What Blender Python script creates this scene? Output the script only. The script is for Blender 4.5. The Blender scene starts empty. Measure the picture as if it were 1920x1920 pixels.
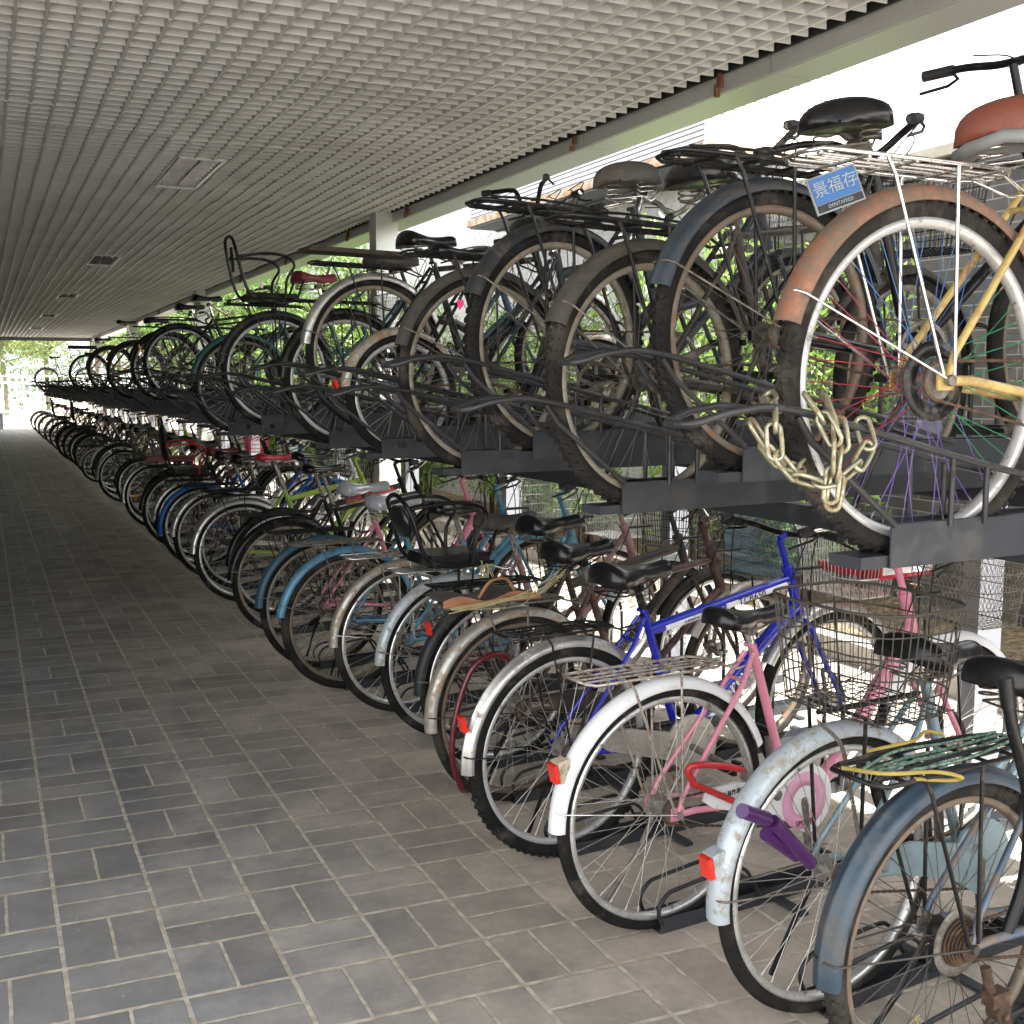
import bpy, math, random
from math import sin, cos, pi, radians as R
from mathutils import Vector, Matrix
rnd = random.Random(7)
S = bpy.context.scene
col = S.collection
# ------------------------------------------------------------------ materials
MATS = {}
def nodes_mat(name):
    m = bpy.data.materials.new(name); m.use_nodes = True
    nt = m.node_tree; b = nt.nodes['Principled BSDF']
    return m, nt, b
def lnk(nt, a, b): nt.links.new(a, b)
def mat(name, colr, rough=.5, metal=0., var=.25, scale=14, dirt=None, dirt_amt=.0, dscale=9, bump=.0, bscale=120, coat=0., spec=.5):
    """painted / metal / rubber surface with procedural colour variation, dirt patches and bump"""
    if name in MATS: return MATS[name]
    m, nt, b = nodes_mat(name); N = nt.nodes
    tc = N.new('ShaderNodeTexCoord')
    n1 = N.new('ShaderNodeTexNoise'); n1.inputs['Scale'].default_value = scale; n1.inputs['Detail'].default_value = 5
    lnk(nt, tc.outputs['Object'], n1.inputs['Vector'])
    mp = N.new('ShaderNodeMapRange'); mp.inputs[1].default_value = .3; mp.inputs[2].default_value = .7
    mp.inputs[3].default_value = 1-var; mp.inputs[4].default_value = 1+var*.5
    lnk(nt, n1.outputs['Fac'], mp.inputs[0])
    mul = N.new('ShaderNodeVectorMath'); mul.operation = 'SCALE'; mul.inputs[0].default_value = colr[:3]
    lnk(nt, mp.outputs[0], mul.inputs['Scale'])
    out = mul.outputs[0]
    b.inputs['Metallic'].default_value = metal; b.inputs['Roughness'].default_value = rough
    b.inputs['Specular IOR Level'].default_value = spec
    if coat: b.inputs['Coat Weight'].default_value = coat; b.inputs['Coat Roughness'].default_value = .12
    if dirt:
        n2 = N.new('ShaderNodeTexNoise'); n2.inputs['Scale'].default_value = dscale; n2.inputs['Detail'].default_value = 8; n2.inputs['Roughness'].default_value = .72
        lnk(nt, tc.outputs['Object'], n2.inputs['Vector'])
        m2 = N.new('ShaderNodeMapRange'); c = .68-dirt_amt*.36
        m2.inputs[1].default_value = c-.07; m2.inputs[2].default_value = c+.07
        lnk(nt, n2.outputs['Fac'], m2.inputs[0])
        mx = N.new('ShaderNodeMix'); mx.data_type = 'RGBA'
        lnk(nt, m2.outputs[0], mx.inputs['Factor']); lnk(nt, out, mx.inputs['A']); mx.inputs['B'].default_value = (*dirt[:3], 1)
        out = mx.outputs['Result']
        mr = N.new('ShaderNodeMapRange'); mr.inputs[3].default_value = rough; mr.inputs[4].default_value = .85
        lnk(nt, m2.outputs[0], mr.inputs[0]); lnk(nt, mr.outputs[0], b.inputs['Roughness'])
        if metal:
            mm = N.new('ShaderNodeMapRange'); mm.inputs[3].default_value = metal; mm.inputs[4].default_value = 0
            lnk(nt, m2.outputs[0], mm.inputs[0]); lnk(nt, mm.outputs[0], b.inputs['Metallic'])
    else:
        mr = N.new('ShaderNodeMapRange'); mr.inputs[3].default_value = max(.05, rough-.08); mr.inputs[4].default_value = min(1, rough+.14)
        lnk(nt, n1.outputs['Fac'], mr.inputs[0]); lnk(nt, mr.outputs[0], b.inputs['Roughness'])
    lnk(nt, out, b.inputs['Base Color'])
    if bump:
        n3 = N.new('ShaderNodeTexNoise'); n3.inputs['Scale'].default_value = bscale; n3.inputs['Detail'].default_value = 4
        lnk(nt, tc.outputs['Object'], n3.inputs['Vector'])
        bp = N.new('ShaderNodeBump'); bp.inputs['Strength'].default_value = bump; bp.inputs['Distance'].default_value = .004
        lnk(nt, n3.outputs['Fac'], bp.inputs['Height']); lnk(nt, bp.outputs[0], b.inputs['Normal'])
    MATS[name] = m
    return m
DUST = (.10, .088, .07); RUST = (.13, .06, .03)
M = dict(
 tyre=mat('tyre rubber', (.016, .0155, .015), .75, dirt=(.09,.08,.068), dirt_amt=.22, dscale=6, bump=.5, bscale=160, spec=.12),
 tyred=mat('dusty tyre rubber', (.022, .0205, .019), .85, dirt=(.055, .049, .042), dirt_amt=.3, dscale=7, bump=.7, bscale=140, spec=.12),
 alu=mat('aluminium rim', (.72, .72, .7), .3, .75, dirt=DUST, dirt_amt=.22, dscale=25),
 silver=mat('bright silver rim', (.5, .5, .5), .36, .4, var=.1, dirt=DUST, dirt_amt=.1, dscale=20),
 rimr=mat('rusty brown rim', (.17, .145, .115), .5, .4, dirt=(.17, .11, .07), dirt_amt=.4, dscale=30),
 rimc=mat('tarnished cream rim', (.27, .25, .21), .5, .3, dirt=(.2, .16, .1), dirt_amt=.4, dscale=30),
 rimp=mat('greyed pink rim', (.42, .33, .34), .45, .2, dirt=DUST, dirt_amt=.3),
 spoke=mat('steel spoke', (.42, .40, .37), .4, .7),
 spoked=mat('tarnished spoke', (.08, .072, .062), .6, .4),
 spb=mat('blue spoke', (.03, .10, .26), .4, .2), spr=mat('dark red spoke', (.26, .03, .045), .4, .2),
 spg=mat('green spoke', (.02, .22, .09), .4, .2), spp=mat('purple spoke', (.12, .07, .28), .4, .2),
 chrome=mat('chrome', (.75, .74, .72), .18, .95, var=.12, dirt=RUST, dirt_amt=.12, dscale=40),
 chromer=mat('rust spotted chrome', (.6, .57, .52), .3, .85, dirt=(.2, .12, .07), dirt_amt=.45, dscale=30),
 steel=mat('dirty steel', (.25, .23, .2), .5, .6, dirt=DUST, dirt_amt=.5, dscale=25),
 rustm=mat('rusty steel', (.07, .042, .028), .75, .3, dirt=(.15, .085, .045), dirt_amt=.3, dscale=50, bump=.5),
 black=mat('black paint', (.008, .008, .009), .3, spec=.35, dirt=DUST, dirt_amt=.16, dscale=18),
 bplast=mat('black plastic', (.011, .011, .012), .38, spec=.3, dirt=DUST, dirt_amt=.12),
 rubber=mat('black grip rubber', (.02, .02, .02), .7, bump=.3),
 vinyl=mat('black vinyl', (.009, .009, .010), .28, spec=.4, dirt=(.045, .042, .04), dirt_amt=.2, dscale=8, coat=.3, bump=.12, bscale=300),
 vinylg=mat('dusty grey vinyl', (.06, .055, .048), .6, dirt=(.10, .09, .075), dirt_amt=.4),
 vinylbr=mat('brown leather', (.19, .055, .034), .42, var=.15, dirt=(.16, .06, .04), dirt_amt=.3, bump=.1),
 trim=mat('grey trim', (.2, .21, .21), .5), red=mat('red paint', (.5, .025, .03), .35, dirt=DUST, dirt_amt=.15),
 redv=mat('red vinyl', (.5, .02, .05), .35, coat=.4), maroonv=mat('maroon vinyl', (.2, .03, .04), .45),
 white=mat('white paint', (.78, .79, .8), .3, var=.06, dirt=(.4, .36, .3), dirt_amt=.14, dscale=14, coat=.3),
 whited=mat('scuffed silver white paint', (.50, .56, .60), .38, .25, var=.12, dirt=(.3, .26, .2), dirt_amt=.3, dscale=30),
 silvf=mat('brushed silver mudguard', (.62, .62, .6), .32, .8, dirt=(.25, .18, .1), dirt_amt=.22, dscale=22),
 silvr=mat('stained silver mudguard', (.55, .53, .48), .38, .7, dirt=(.28, .19, .1), dirt_amt=.42, dscale=14),
 copper=mat('rusty copper mudguard', (.30, .125, .07), .4, .4, var=.3, dirt=(.13, .09, .065), dirt_amt=.55, dscale=9),
 dustf=mat('dust covered mudguard', (.06, .056, .05), .7, dirt=(.09, .08, .068), dirt_amt=.4, dscale=10, spec=.2),
 darkf=mat('dark grey mudguard', (.028, .03, .032), .4, spec=.3, dirt=DUST, dirt_amt=.25),
 bluegf=mat('weathered blue grey mudguard', (.045, .072, .10), .4, .2, var=.2, dirt=(.10, .095, .09), dirt_amt=.25, dscale=8),
 navyf=mat('faded navy mudguard', (.025, .034, .045), .5, dirt=(.09, .07, .055), dirt_amt=.25, dscale=10),
 skyf=mat('sky blue paint', (.10, .27, .40), .35, .1, dirt=DUST, dirt_amt=.2),
 tealf=mat('teal paint', (.02, .11, .105), .4, dirt=DUST, dirt_amt=.25),
 tealb=mat('dark teal blue paint', (.03, .10, .15), .4, dirt=DUST, dirt_amt=.25),
 bluef=mat('bright blue paint', (.015, .13, .45), .35, dirt=DUST, dirt_amt=.12),
 royal=mat('royal blue paint', (.008, .02, .42), .25, coat=.6, var=.12, dirt=DUST, dirt_amt=.05),
 pblue=mat('pale steel blue paint', (.24, .34, .38), .35, .3, dirt=DUST, dirt_amt=.22),
 pink=mat('pink paint', (.72, .26, .36), .3, coat=.5, var=.1, dirt=(.35, .2, .18), dirt_amt=.12),
 pinkp=mat('hot pink plastic', (.75, .05, .2), .4), lilac=mat('lilac paint', (.17, .19, .5), .35, dirt=DUST, dirt_amt=.15),
 mauve=mat('dusty pink paint', (.34, .2, .2), .45, dirt=DUST, dirt_amt=.3),
 maroon=mat('dark maroon paint', (.06, .026, .028), .4, dirt=(.14, .09, .07), dirt_amt=.32, dscale=14),
 brownf=mat('dark brown paint', (.035, .028, .024), .45, dirt=(.13, .1, .075), dirt_amt=.3),
 steelb=mat('rusting blue grey frame paint', (.10, .14, .2), .4, .3, dirt=(.19, .14, .1), dirt_amt=.42, dscale=16),
 yellow=mat('yellow paint', (.46, .34, .12), .4, dirt=(.25, .12, .05), dirt_amt=.3, dscale=16),
 lime=mat('lime paint', (.35, .5, .08), .4), orange=mat('orange plastic', (.8, .22, .01), .35),
 redref=mat('red reflector', (.75, .03, .015), .18, coat=.6), amber=mat('amber reflector', (.9, .32, .01), .2, coat=.6),
 cream=mat('cream plastic', (.55, .47, .35), .5, dirt=DUST, dirt_amt=.3), wood=mat('dark plank', (.05, .035, .028), .7, bump=.4),
 tray=mat('dark grey rack steel', (.043, .047, .054), .42, .15, var=.12, dirt=(.065, .062, .058), dirt_amt=.16, dscale=7, spec=.3),
 tube=mat('worn rack tube', (.040, .041, .044), .35, .35, var=.3, dirt=(.03, .027, .024), dirt_amt=.3, dscale=20, spec=.35),
 postm=mat('light grey rack post', (.24, .25, .27), .45, .1, var=.1),
 ropey=mat('yellow rope', (.36, .27, .06), .8, bump=.6), ropeg=mat('green white rope', (.13, .22, .16), .8, var=.8, scale=90),
 twine=mat('pale straw twine', (.5, .43, .22), .8), purple=mat('purple lock sleeve', (.06, .008, .10), .32, coat=.4, var=.1),
 brass=mat('yellow zinc chain', (.38, .37, .26), .35, .75, dirt=(.2, .13, .05), dirt_amt=.35, dscale=40),
 greyt=mat('grey tube', (.2, .19, .18), .4, .4), clear=mat('cloudy plastic wrap', (.45, .47, .5), .15, coat=1, bump=1., bscale=20),
 platb=mat('blue plate', (.01, .08, .25), .4, var=.1), ink=mat('dark ink', (.01, .01, .015), .6, var=0), inkw=mat('white ink', (.8, .8, .8), .5, var=0),
 inkg=mat('grey ink', (.2, .24, .27), .5, var=0), inkp=mat('pink ink', (.7, .35, .5), .5, var=0), inky=mat('yellow sticker', (.65, .58, .15), .5),
 leaf=None)
# ------------------------------------------------------------------ mesh builder
class MB:
    def __init__(s): s.v = []; s.f = []; s.m = []; s.sm = []
    def add(s, vs, fs, mi=0, smooth=True, mtx=None):
        o = len(s.v)
        if mtx is not None: vs = [mtx @ Vector(p) for p in vs]
        s.v += [tuple(p) for p in vs]
        for f in fs: s.f.append([i+o for i in f]); s.m.append(mi); s.sm.append(smooth)
        return s
    def box(s, c, d, mi=0, mtx=None, taper=1.):
        x, y, z = c; a, b, h = d[0]/2, d[1]/2, d[2]/2; t = taper
        vs = [(x-a, y-b, z-h), (x+a, y-b, z-h), (x+a, y+b, z-h), (x-a, y+b, z-h), (x-a*t, y-b*t, z+h), (x+a*t, y-b*t, z+h), (x+a*t, y+b*t, z+h), (x-a*t, y+b*t, z+h)]
        return s.add(vs, [(3, 2, 1, 0), (4, 5, 6, 7), (0, 1, 5, 4), (1, 2, 6, 5), (2, 3, 7, 6), (3, 0, 4, 7)], mi, False, mtx)
    def tube(s, pts, r, seg=8, mi=0, closed=False, cap=True, mtx=None, sy=1.):
        P = [Vector(p) for p in pts]; n = len(P)
        rs = r if isinstance(r, (list, tuple)) else [r]*n
        T = []
        for i in range(n):
            if closed: t = P[(i+1) % n]-P[i-1]
            else: t = P[min(i+1, n-1)]-P[max(i-1, 0)]
            T.append(t.normalized() if t.length > 1e-9 else Vector((0, 0, 1)))
        up = Vector((0, 1, 0)) if abs(T[0].y) < .9 else Vector((0, 0, 1))
        u = (up-T[0]*up.dot(T[0])).normalized(); vs = []
        for i in range(n):
            u = (u-T[i]*u.dot(T[i]))
            u = u.normalized() if u.length > 1e-6 else T[i].orthogonal().normalized()
            w = T[i].cross(u)
            for k in range(seg):
                a = 2*pi*k/seg
                vs.append(P[i]+(u*cos(a)*sy+w*sin(a))*rs[i])
        fs = []
        for i in range(n if closed else n-1):
            j = (i+1) % n
            for k in range(seg):
                l = (k+1) % seg
                fs.append((i*seg+k, i*seg+l, j*seg+l, j*seg+k))
        s.add(vs, fs, mi, seg > 4, mtx)
        if cap and not closed:
            s.add([vs[k] for k in range(seg)], [tuple(range(seg))[::-1]], mi, False, mtx)
            s.add([vs[(n-1)*seg+k] for k in range(seg)], [tuple(range(seg))], mi, False, mtx)
        return s
    def ring(s, prof, n=64, a0=0, a1=2*pi, mi=0, c=(0, 0, 0), smooth=True):
        """sweep closed profile [(radius, y)] about the y axis through c, in the xz plane"""
        full = abs(a1-a0-2*pi) < 1e-6; m = len(prof); vs = []
        cnt = n if full else n+1
        for i in range(cnt):
            a = a0+(a1-a0)*i/n
            for (q, y) in prof: vs.append((c[0]+q*cos(a), c[1]+y, c[2]+q*sin(a)))
        fs = []
        for i in range(n):
            j = (i+1) % cnt
            for k in range(m):
                l = (k+1) % m
                fs.append((i*m+k, j*m+k, j*m+l, i*m+l))
        s.add(vs, fs, mi, smooth)
        if not full:
            s.add(vs[:m], [tuple(range(m))], mi, False); s.add(vs[-m:], [tuple(range(m))[::-1]], mi, False)
        return s
    def cyl(s, a, b, r, seg=12, mi=0): return s.tube([a, b], r, seg, mi)
    def plate(s, outline, y0, y1, mi=0):
        """extrude an xz outline between y0 and y1"""
        n = len(outline)
        vs = [(x, y0, z) for x, z in outline]+[(x, y1, z) for x, z in outline]
        return s.add(vs, [tuple(range(n)), tuple(range(2*n-1, n-1, -1))]+[(i, n+i, n+(i+1) % n, (i+1) % n) for i in range(n)], mi, False)
    def mesh(s, name):
        me = bpy.data.meshes.new(name); me.from_pydata(s.v, [], s.f)
        me.polygons.foreach_set('use_smooth', s.sm); me.polygons.foreach_set('material_index', s.m); me.update()
        return me
def bez(pts, n=8):
    """Catmull-Rom through points"""
    P = [Vector(p) for p in pts]; P = [P[0]*2-P[1]]+P+[P[-1]*2-P[-2]]; out = []
    for i in range(1, len(P)-2):
        for k in range(n):
            t = k/n; a, b, c, d = P[i-1:i+3]
            out.append(.5*((2*b)+(c-a)*t+(2*a-5*b+4*c-d)*t*t+(3*b-a-3*c+d)*t**3))
    out.append(P[-2]); return out
CACHE = {}
def part(name, b, mats, parent=None, key=None, **kw):
    """link builder b (or a cached mesh) as ONE object; materials live on the object so that meshes can be shared"""
    if not isinstance(mats, (list, tuple)): mats = [mats]
    if key is not None and key in CACHE: me = CACHE[key]
    else:
        if callable(b): b = b()
        me = b.mesh(name)
        for _ in mats: me.materials.append(mats[0])
        if key is not None: CACHE[key] = me
    o = bpy.data.objects.new(name, me); col.objects.link(o)
    for i, m in enumerate(mats):
        o.material_slots[i].link = 'OBJECT'; o.material_slots[i].material = m
    if parent is not None: o.parent = parent
    for k, v in kw.items(): o[k] = v
    return o
def thing(name, label, cat, loc=(0, 0, 0), rz=0, group=None):
    o = bpy.data.objects.new(name, None); col.objects.link(o); o.empty_display_size = .1
    o.location = loc; o.rotation_euler = (0, 0, rz); o['label'] = label; o['category'] = cat
    if group: o['group'] = group
    return o
def tag(o, label, cat, group=None):
    o['label'] = label; o['category'] = cat
    if group: o['group'] = group
    return o
def struct(name, b, m):
    o = part(name, b, m); o['kind'] = 'structure'; return o
def copy_tree(o, parent=None):
    c = o.copy(); col.objects.link(c); c.parent = parent
    for ch in list(o.children): copy_tree(ch, c)
    return c
def text(name, body, m, parent, size, mtx, ext=.0006):
    cu = bpy.data.curves.new(name, 'FONT'); cu.body = body; cu.size = size; cu.extrude = ext; cu.resolution_u = 2
    cu.align_x = 'CENTER'; cu.align_y = 'CENTER'
    t = bpy.data.objects.new(name, cu); col.objects.link(t)
    dg = bpy.context.evaluated_depsgraph_get(); me = bpy.data.meshes.new_from_object(t.evaluated_get(dg))
    bpy.data.objects.remove(t); me.name = name
    o = bpy.data.objects.new(name, me); col.objects.link(o); me.materials.clear(); me.materials.append(m)
    o.parent = parent; o.matrix_local = mtx
    return o
def side_mtx(p, ang=0, tilt=0, shear=0):
    """text standing in the bike's xz plane, read from its right side (-y)"""
    return Matrix.Translation(p) @ Matrix.Rotation(-ang, 4, 'Y') @ Matrix.Rotation(pi/2+tilt, 4, 'X')
# ------------------------------------------------------------------ bicycle parts
def tyre_mb(r, tw, lod, knob=False):
    b = MB(); n = [96, 48, 32][lod]; k = [12, 8, 6][lod]; q = tw/2
    b.ring([((r-q)+q*cos(2*pi*i/k), q*.92*sin(2*pi*i/k)) for i in range(k)], n)
    if knob:
        N = 76
        for i in range(N):
            for s in (-1, 1):
                a = 2*pi*(i+(.5 if s > 0 else 0))/N
                m = Matrix.Rotation(-a, 4, 'Y') @ Matrix.Translation((r-q*.28, s*q*.62, 0)) @ Matrix.Rotation(s*.7, 4, 'Z') @ Matrix.Rotation(s*.55, 4, 'X')
                b.box((0, 0, 0), (.011, .013, .0095), 0, m)
            m = Matrix.Rotation(-2*pi*(i+.25)/N, 4, 'Y') @ Matrix.Translation((r-.001, 0, 0)) @ Matrix.Rotation(.6*(1 if i % 2 else -1), 4, 'X')
            b.box((0, 0, 0), (.007, .012, .010), 0, m)
    return b
def rim_mb(r, tw, lod):
    b = MB(); n = [96, 48, 32][lod]; o = r-tw*.93
    b.ring([(o+.003, -.0125), (o-.009, -.0135), (o-.014, -.009), (o-.0165, 0), (o-.014, .009), (o-.009, .0135), (o+.003, .0125)], n)
    return b
def wheel_mb(r, tw, lod, cross=True, multi=False, nsp=36):
    b = MB(); ro = r-tw*.93-.014; sg = 4 if lod == 0 else 3; rs = [.00115, .0012, .0016][lod]
    if lod == 2: nsp = 20
    for i in range(nsp):
        a = 2*pi*i/nsp; s = 1 if i % 2 else -1; d = (1 if (i//2) % 2 else -1)*(.95 if cross else 0)
        mi = 0
        if multi: mi = [1, 2, 3, 4][int(((a-pi/4) % (2*pi))/(pi/2)) % 4]
        h = (.026*cos(a+d), s*.028, .026*sin(a+d)); e = (ro*cos(a), s*.004, ro*sin(a))
        b.tube([h, e], rs, sg, mi, cap=False)
        if lod == 0: b.tube([(e[0]*.95, s*.005, e[2]*.95), e], rs*1.9, 4, 0, cap=False)
    b.cyl((0, -.032, 0), (0, .032, 0), .016, 12)
    for s in (-1, 1): b.cyl((0, s*.026, 0), (0, s*.031, 0), .032, 16)
    b.cyl((0, -.075, 0), (0, .075, 0), .005, 8)
    for s in (-1, 1): b.cyl((0, s*.066, 0), (0, s*.076, 0), .0105, 6)
    return b
def guard_mb(r, w, a0, a1, lod, ribbed=False):
    b = MB(); n = [56, 36, 20][lod]; R0 = r+.012
    top = [(-1, -.018), (-.96, -.006), (-.75, .005), (-.35, .0105), (0, .012), (.35, .0105), (.75, .005), (.96, -.006), (1, -.018)]
    if ribbed: top = [(-1, -.018), (-.96, -.005), (-.6, .004), (-.22, .006), (-.14, .013), (.14, .013), (.22, .006), (.6, .004), (.96, -.005), (1, -.018)]
    pr = [(R0+z, y*w/2) for y, z in top]+[(R0+z-.0022, y*w/2*.97) for y, z in reversed(top)]
    b.ring(pr, n, a0, a1)
    return b
def stays_mb(r, w, a, yhub=.07, rr=.0024):
    b = MB(); R0 = r+.016; p = (R0*cos(a), R0*sin(a)); h = w/2+.003
    pts = [(0, -yhub, 0), (p[0]*.97, -h, p[1]*.97), (p[0]*1.005, -h*.7, p[1]*1.005), (p[0]*1.012, 0, p[1]*1.012), (p[0]*1.005, h*.7, p[1]*1.005), (p[0]*.97, h, p[1]*.97), (0, yhub, 0)]
    b.tube(pts, rr, 6)
    return b
def saddle_mb(kind, lod):
    """lofted saddle, nose to +x, origin at the top of the seat post"""
    b = MB(); ns = 18 if lod == 0 else 10; nc = 14 if lod == 0 else 8
    if kind == 'broad': L0, L1, W, Nn, H, drop = -.155, .125, .115, .030, .062, .055
    elif kind == 'wide': L0, L1, W, Nn, H, drop = -.15, .14, .098, .026, .06, .06
    else: L0, L1, W, Nn, H, drop = -.13, .15, .074, .02, .045, .04
    vs = []
    for i in range(ns):
        t = .5-.5*cos(pi*i/(ns-1)); x = L0+(L1-L0)*t
        w = Nn+(W-Nn)*(1/(1+math.exp((t-.42)*12)))
        e = min(1, math.sqrt(max(0, 1-((max(0, .14-t))/.14)**2))+.02) if t < .14 else (math.sqrt(max(0, 1-((t-.93)/.07)**2))+.02 if t > .93 else 1)
        w *= e; top = H+.014*(1-t)**2*2-.016*sin(pi*min(1, t*1.15))+.006*t
        bot = H-.03-(drop-.03)*(1-t)*1.1-(.012 if t > .6 else 0)
        top = bot+(top-bot)*(.12+.88*e**.8); bot += (1-e)*.012
        for k in range(nc+1):
            a = pi*k/nc; y = w*cos(a); z = bot+(top-bot)*(sin(a)**.55 if sin(a) > 0 else 0)
            vs.append((x, y, z))
        for k in range(1, nc):
            y = w*.93*cos(pi-pi*k/nc); vs.append((x, y, bot+.006*sin(pi*k/nc)))
    m = 2*nc; fs = []
    for i in range(ns-1):
        for k in range(m):
            l = (k+1) % m; fs.append((i*m+k, i*m+l, (i+1)*m+l, (i+1)*m+k))
    fs.append(tuple(range(m))); fs.append(tuple(range((ns-1)*m, ns*m))[::-1])
    b.add(vs, fs)
    return b
def under_mb(kind, lod):
    b = MB()
    if kind in ('broad', 'wide'):
        for s in (-1, 1):
            pts = [(-.095+.024*cos(t), s*.055+.024*sin(t), -.022+.05*t/(2*pi*3.5)) for t in [2*pi*i/12 for i in range(43 if lod == 0 else 25)]]
            b.tube(pts, .0026, 5)
            b.tube(bez([(-.12, s*.055, -.028), (-.04, s*.045, -.03), (.04, s*.02, -.012), (.1, s*.012, .022)], 5), .003, 6)
        b.tube([(-.12, -.055, -.028), (-.125, 0, -.03), (-.12, .055, -.028)], .003, 6)
    else:
        for s in (-1, 1): b.tube(bez([(-.1, s*.03, .012), (-.05, s*.022, -.008), (.04, s*.02, -.008), (.11, s*.01, .018)], 5), .0034, 6)
    b.cyl((0, -.026, -.012), (0, .026, -.012), .016, 12); b.cyl((0, -.034, -.012), (0, .034, -.012), .006, 8)
    return b
def carrier_mb(r, kind, lod):
    b = MB(); z = 2*r+.05; x0, x1 = (-.30, .17) if kind != 'small' else (-.24, .16); w = .068; rr = .0055 if kind == 'heavy' else .0042
    zz = lambda x: z+(.0 if kind == 'heavy' else 0)
    out = [(x1, -w*.45, z-.004), (x1-.05, -w, z), (x0+.03, -w, z), (x0+.005, -w*.75, z+.004), (x0, 0, z+.006), (x0+.005, w*.75, z+.004), (x0+.03, w, z), (x1-.05, w, z), (x1, w*.45, z-.004)]
    b.tube(out, rr, 8, closed=True)
    for y in ((-.03, 0, .03) if kind != 'heavy' else (-.034, .034)): b.tube([(x0+.01, y, z), (x1-.005, y*.8, z)], rr*.75, 6)
    for x in (x0+.09, x0+.2, x0+.33, x1-.06): b.tube([(x, -w, z-.004), (x, w, z-.004)], rr*.75, 6)
    for s in (-1, 1):
        b.tube([(x0+.13, s*w, z), (x0+.15, s*w, z-.03), (-.015, s*.068, r+.01)], rr*.85, 6)
        b.tube([(x0+.3, s*w, z), (x0+.3, s*w, z-.03), (.012, s*.068, r+.01)], rr*.85, 6)
        b.tube([(x1-.02, s*.035, z-.003), (x1+.06, s*.02, z-.03), (.29, s*.018, z-.02)], rr*.8, 6)
    if kind == 'heavy':
        b.tube(bez([(x0+.02, -.05, z+.012), (x0+.2, -.045, z+.02), (x1-.04, -.03, z+.014), (x1-.02, 0, z+.012), (x1-.04, .03, z+.014), (x0+.2, .045, z+.02), (x0+.02, .05, z+.012)], 4), .004, 6)
    return b
def basket_mb(c, L, Wd, Hh, tap=.82, nx=9, ny=11, rings=4, rr=.0016, mesh=False, round_=.0):
    """open wire basket: c = centre of the base; top outline L x Wd"""
    b = MB(); cx, cy, cz = c
    def outl(t, m_=44, n=120):
        f = tap+(1-tap)*t; pts = []
        for i in range(n):
            a = 2*pi*i/n; ca, sa = cos(a), sin(a); e = .38 if not round_ else round_
            pts.append(Vector((cx+f*L/2*math.copysign(abs(ca)**e, ca), cy+f*Wd/2*math.copysign(abs(sa)**e, sa), cz+Hh*t)))
        D = [0]
        for i in range(n): D.append(D[-1]+(pts[(i+1) % n]-pts[i]).length)
        o_ = []; k = 0
        for i in range(m_):
            d = D[-1]*i/m_
            while D[k+1] < d: k += 1
            o_.append(pts[k].lerp(pts[(k+1) % n], (d-D[k])/max(1e-9, D[k+1]-D[k])))
        return o_
    for k in range(rings+1):
        t = k/rings; b.tube(outl(t), rr*(2.2 if k == rings else 1.2), 5, closed=True)
    n = 60 if mesh else 56; bot, top = outl(0, n), outl(1, n)
    if mesh:
        for i in range(n):
            for d in (9, -9):
                pts = []
                for j in range(5):
                    t = j/4; a = i+d*t; i0 = int(math.floor(a)) % n; fr = a-math.floor(a)
                    o1 = Vector(bot[i0]).lerp(Vector(bot[(i0+1) % n]), fr); o2 = Vector(top[i0]).lerp(Vector(top[(i0+1) % n]), fr)
                    pts.append(o1.lerp(o2, t))
                b.tube(pts, rr*.6, 3, cap=False)
            b.tube([bot[i], top[i]], rr*.4, 3, cap=False)
    else:
        for i in range(n): b.tube([bot[i], top[i]], rr, 4, cap=False)
    for i in range(nx):
        x = cx+tap*L/2*(2*(i+.5)/nx-1); b.tube([(x, cy-tap*Wd/2, cz), (x, cy+tap*Wd/2, cz)], rr*.8, 4, cap=False)
    for i in range(ny):
        y = cy+tap*Wd/2*(2*(i+.5)/ny-1); b.tube([(cx-tap*L/2, y, cz), (cx+tap*L/2, y, cz)], rr*.8, 4, cap=False)
    return b
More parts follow.
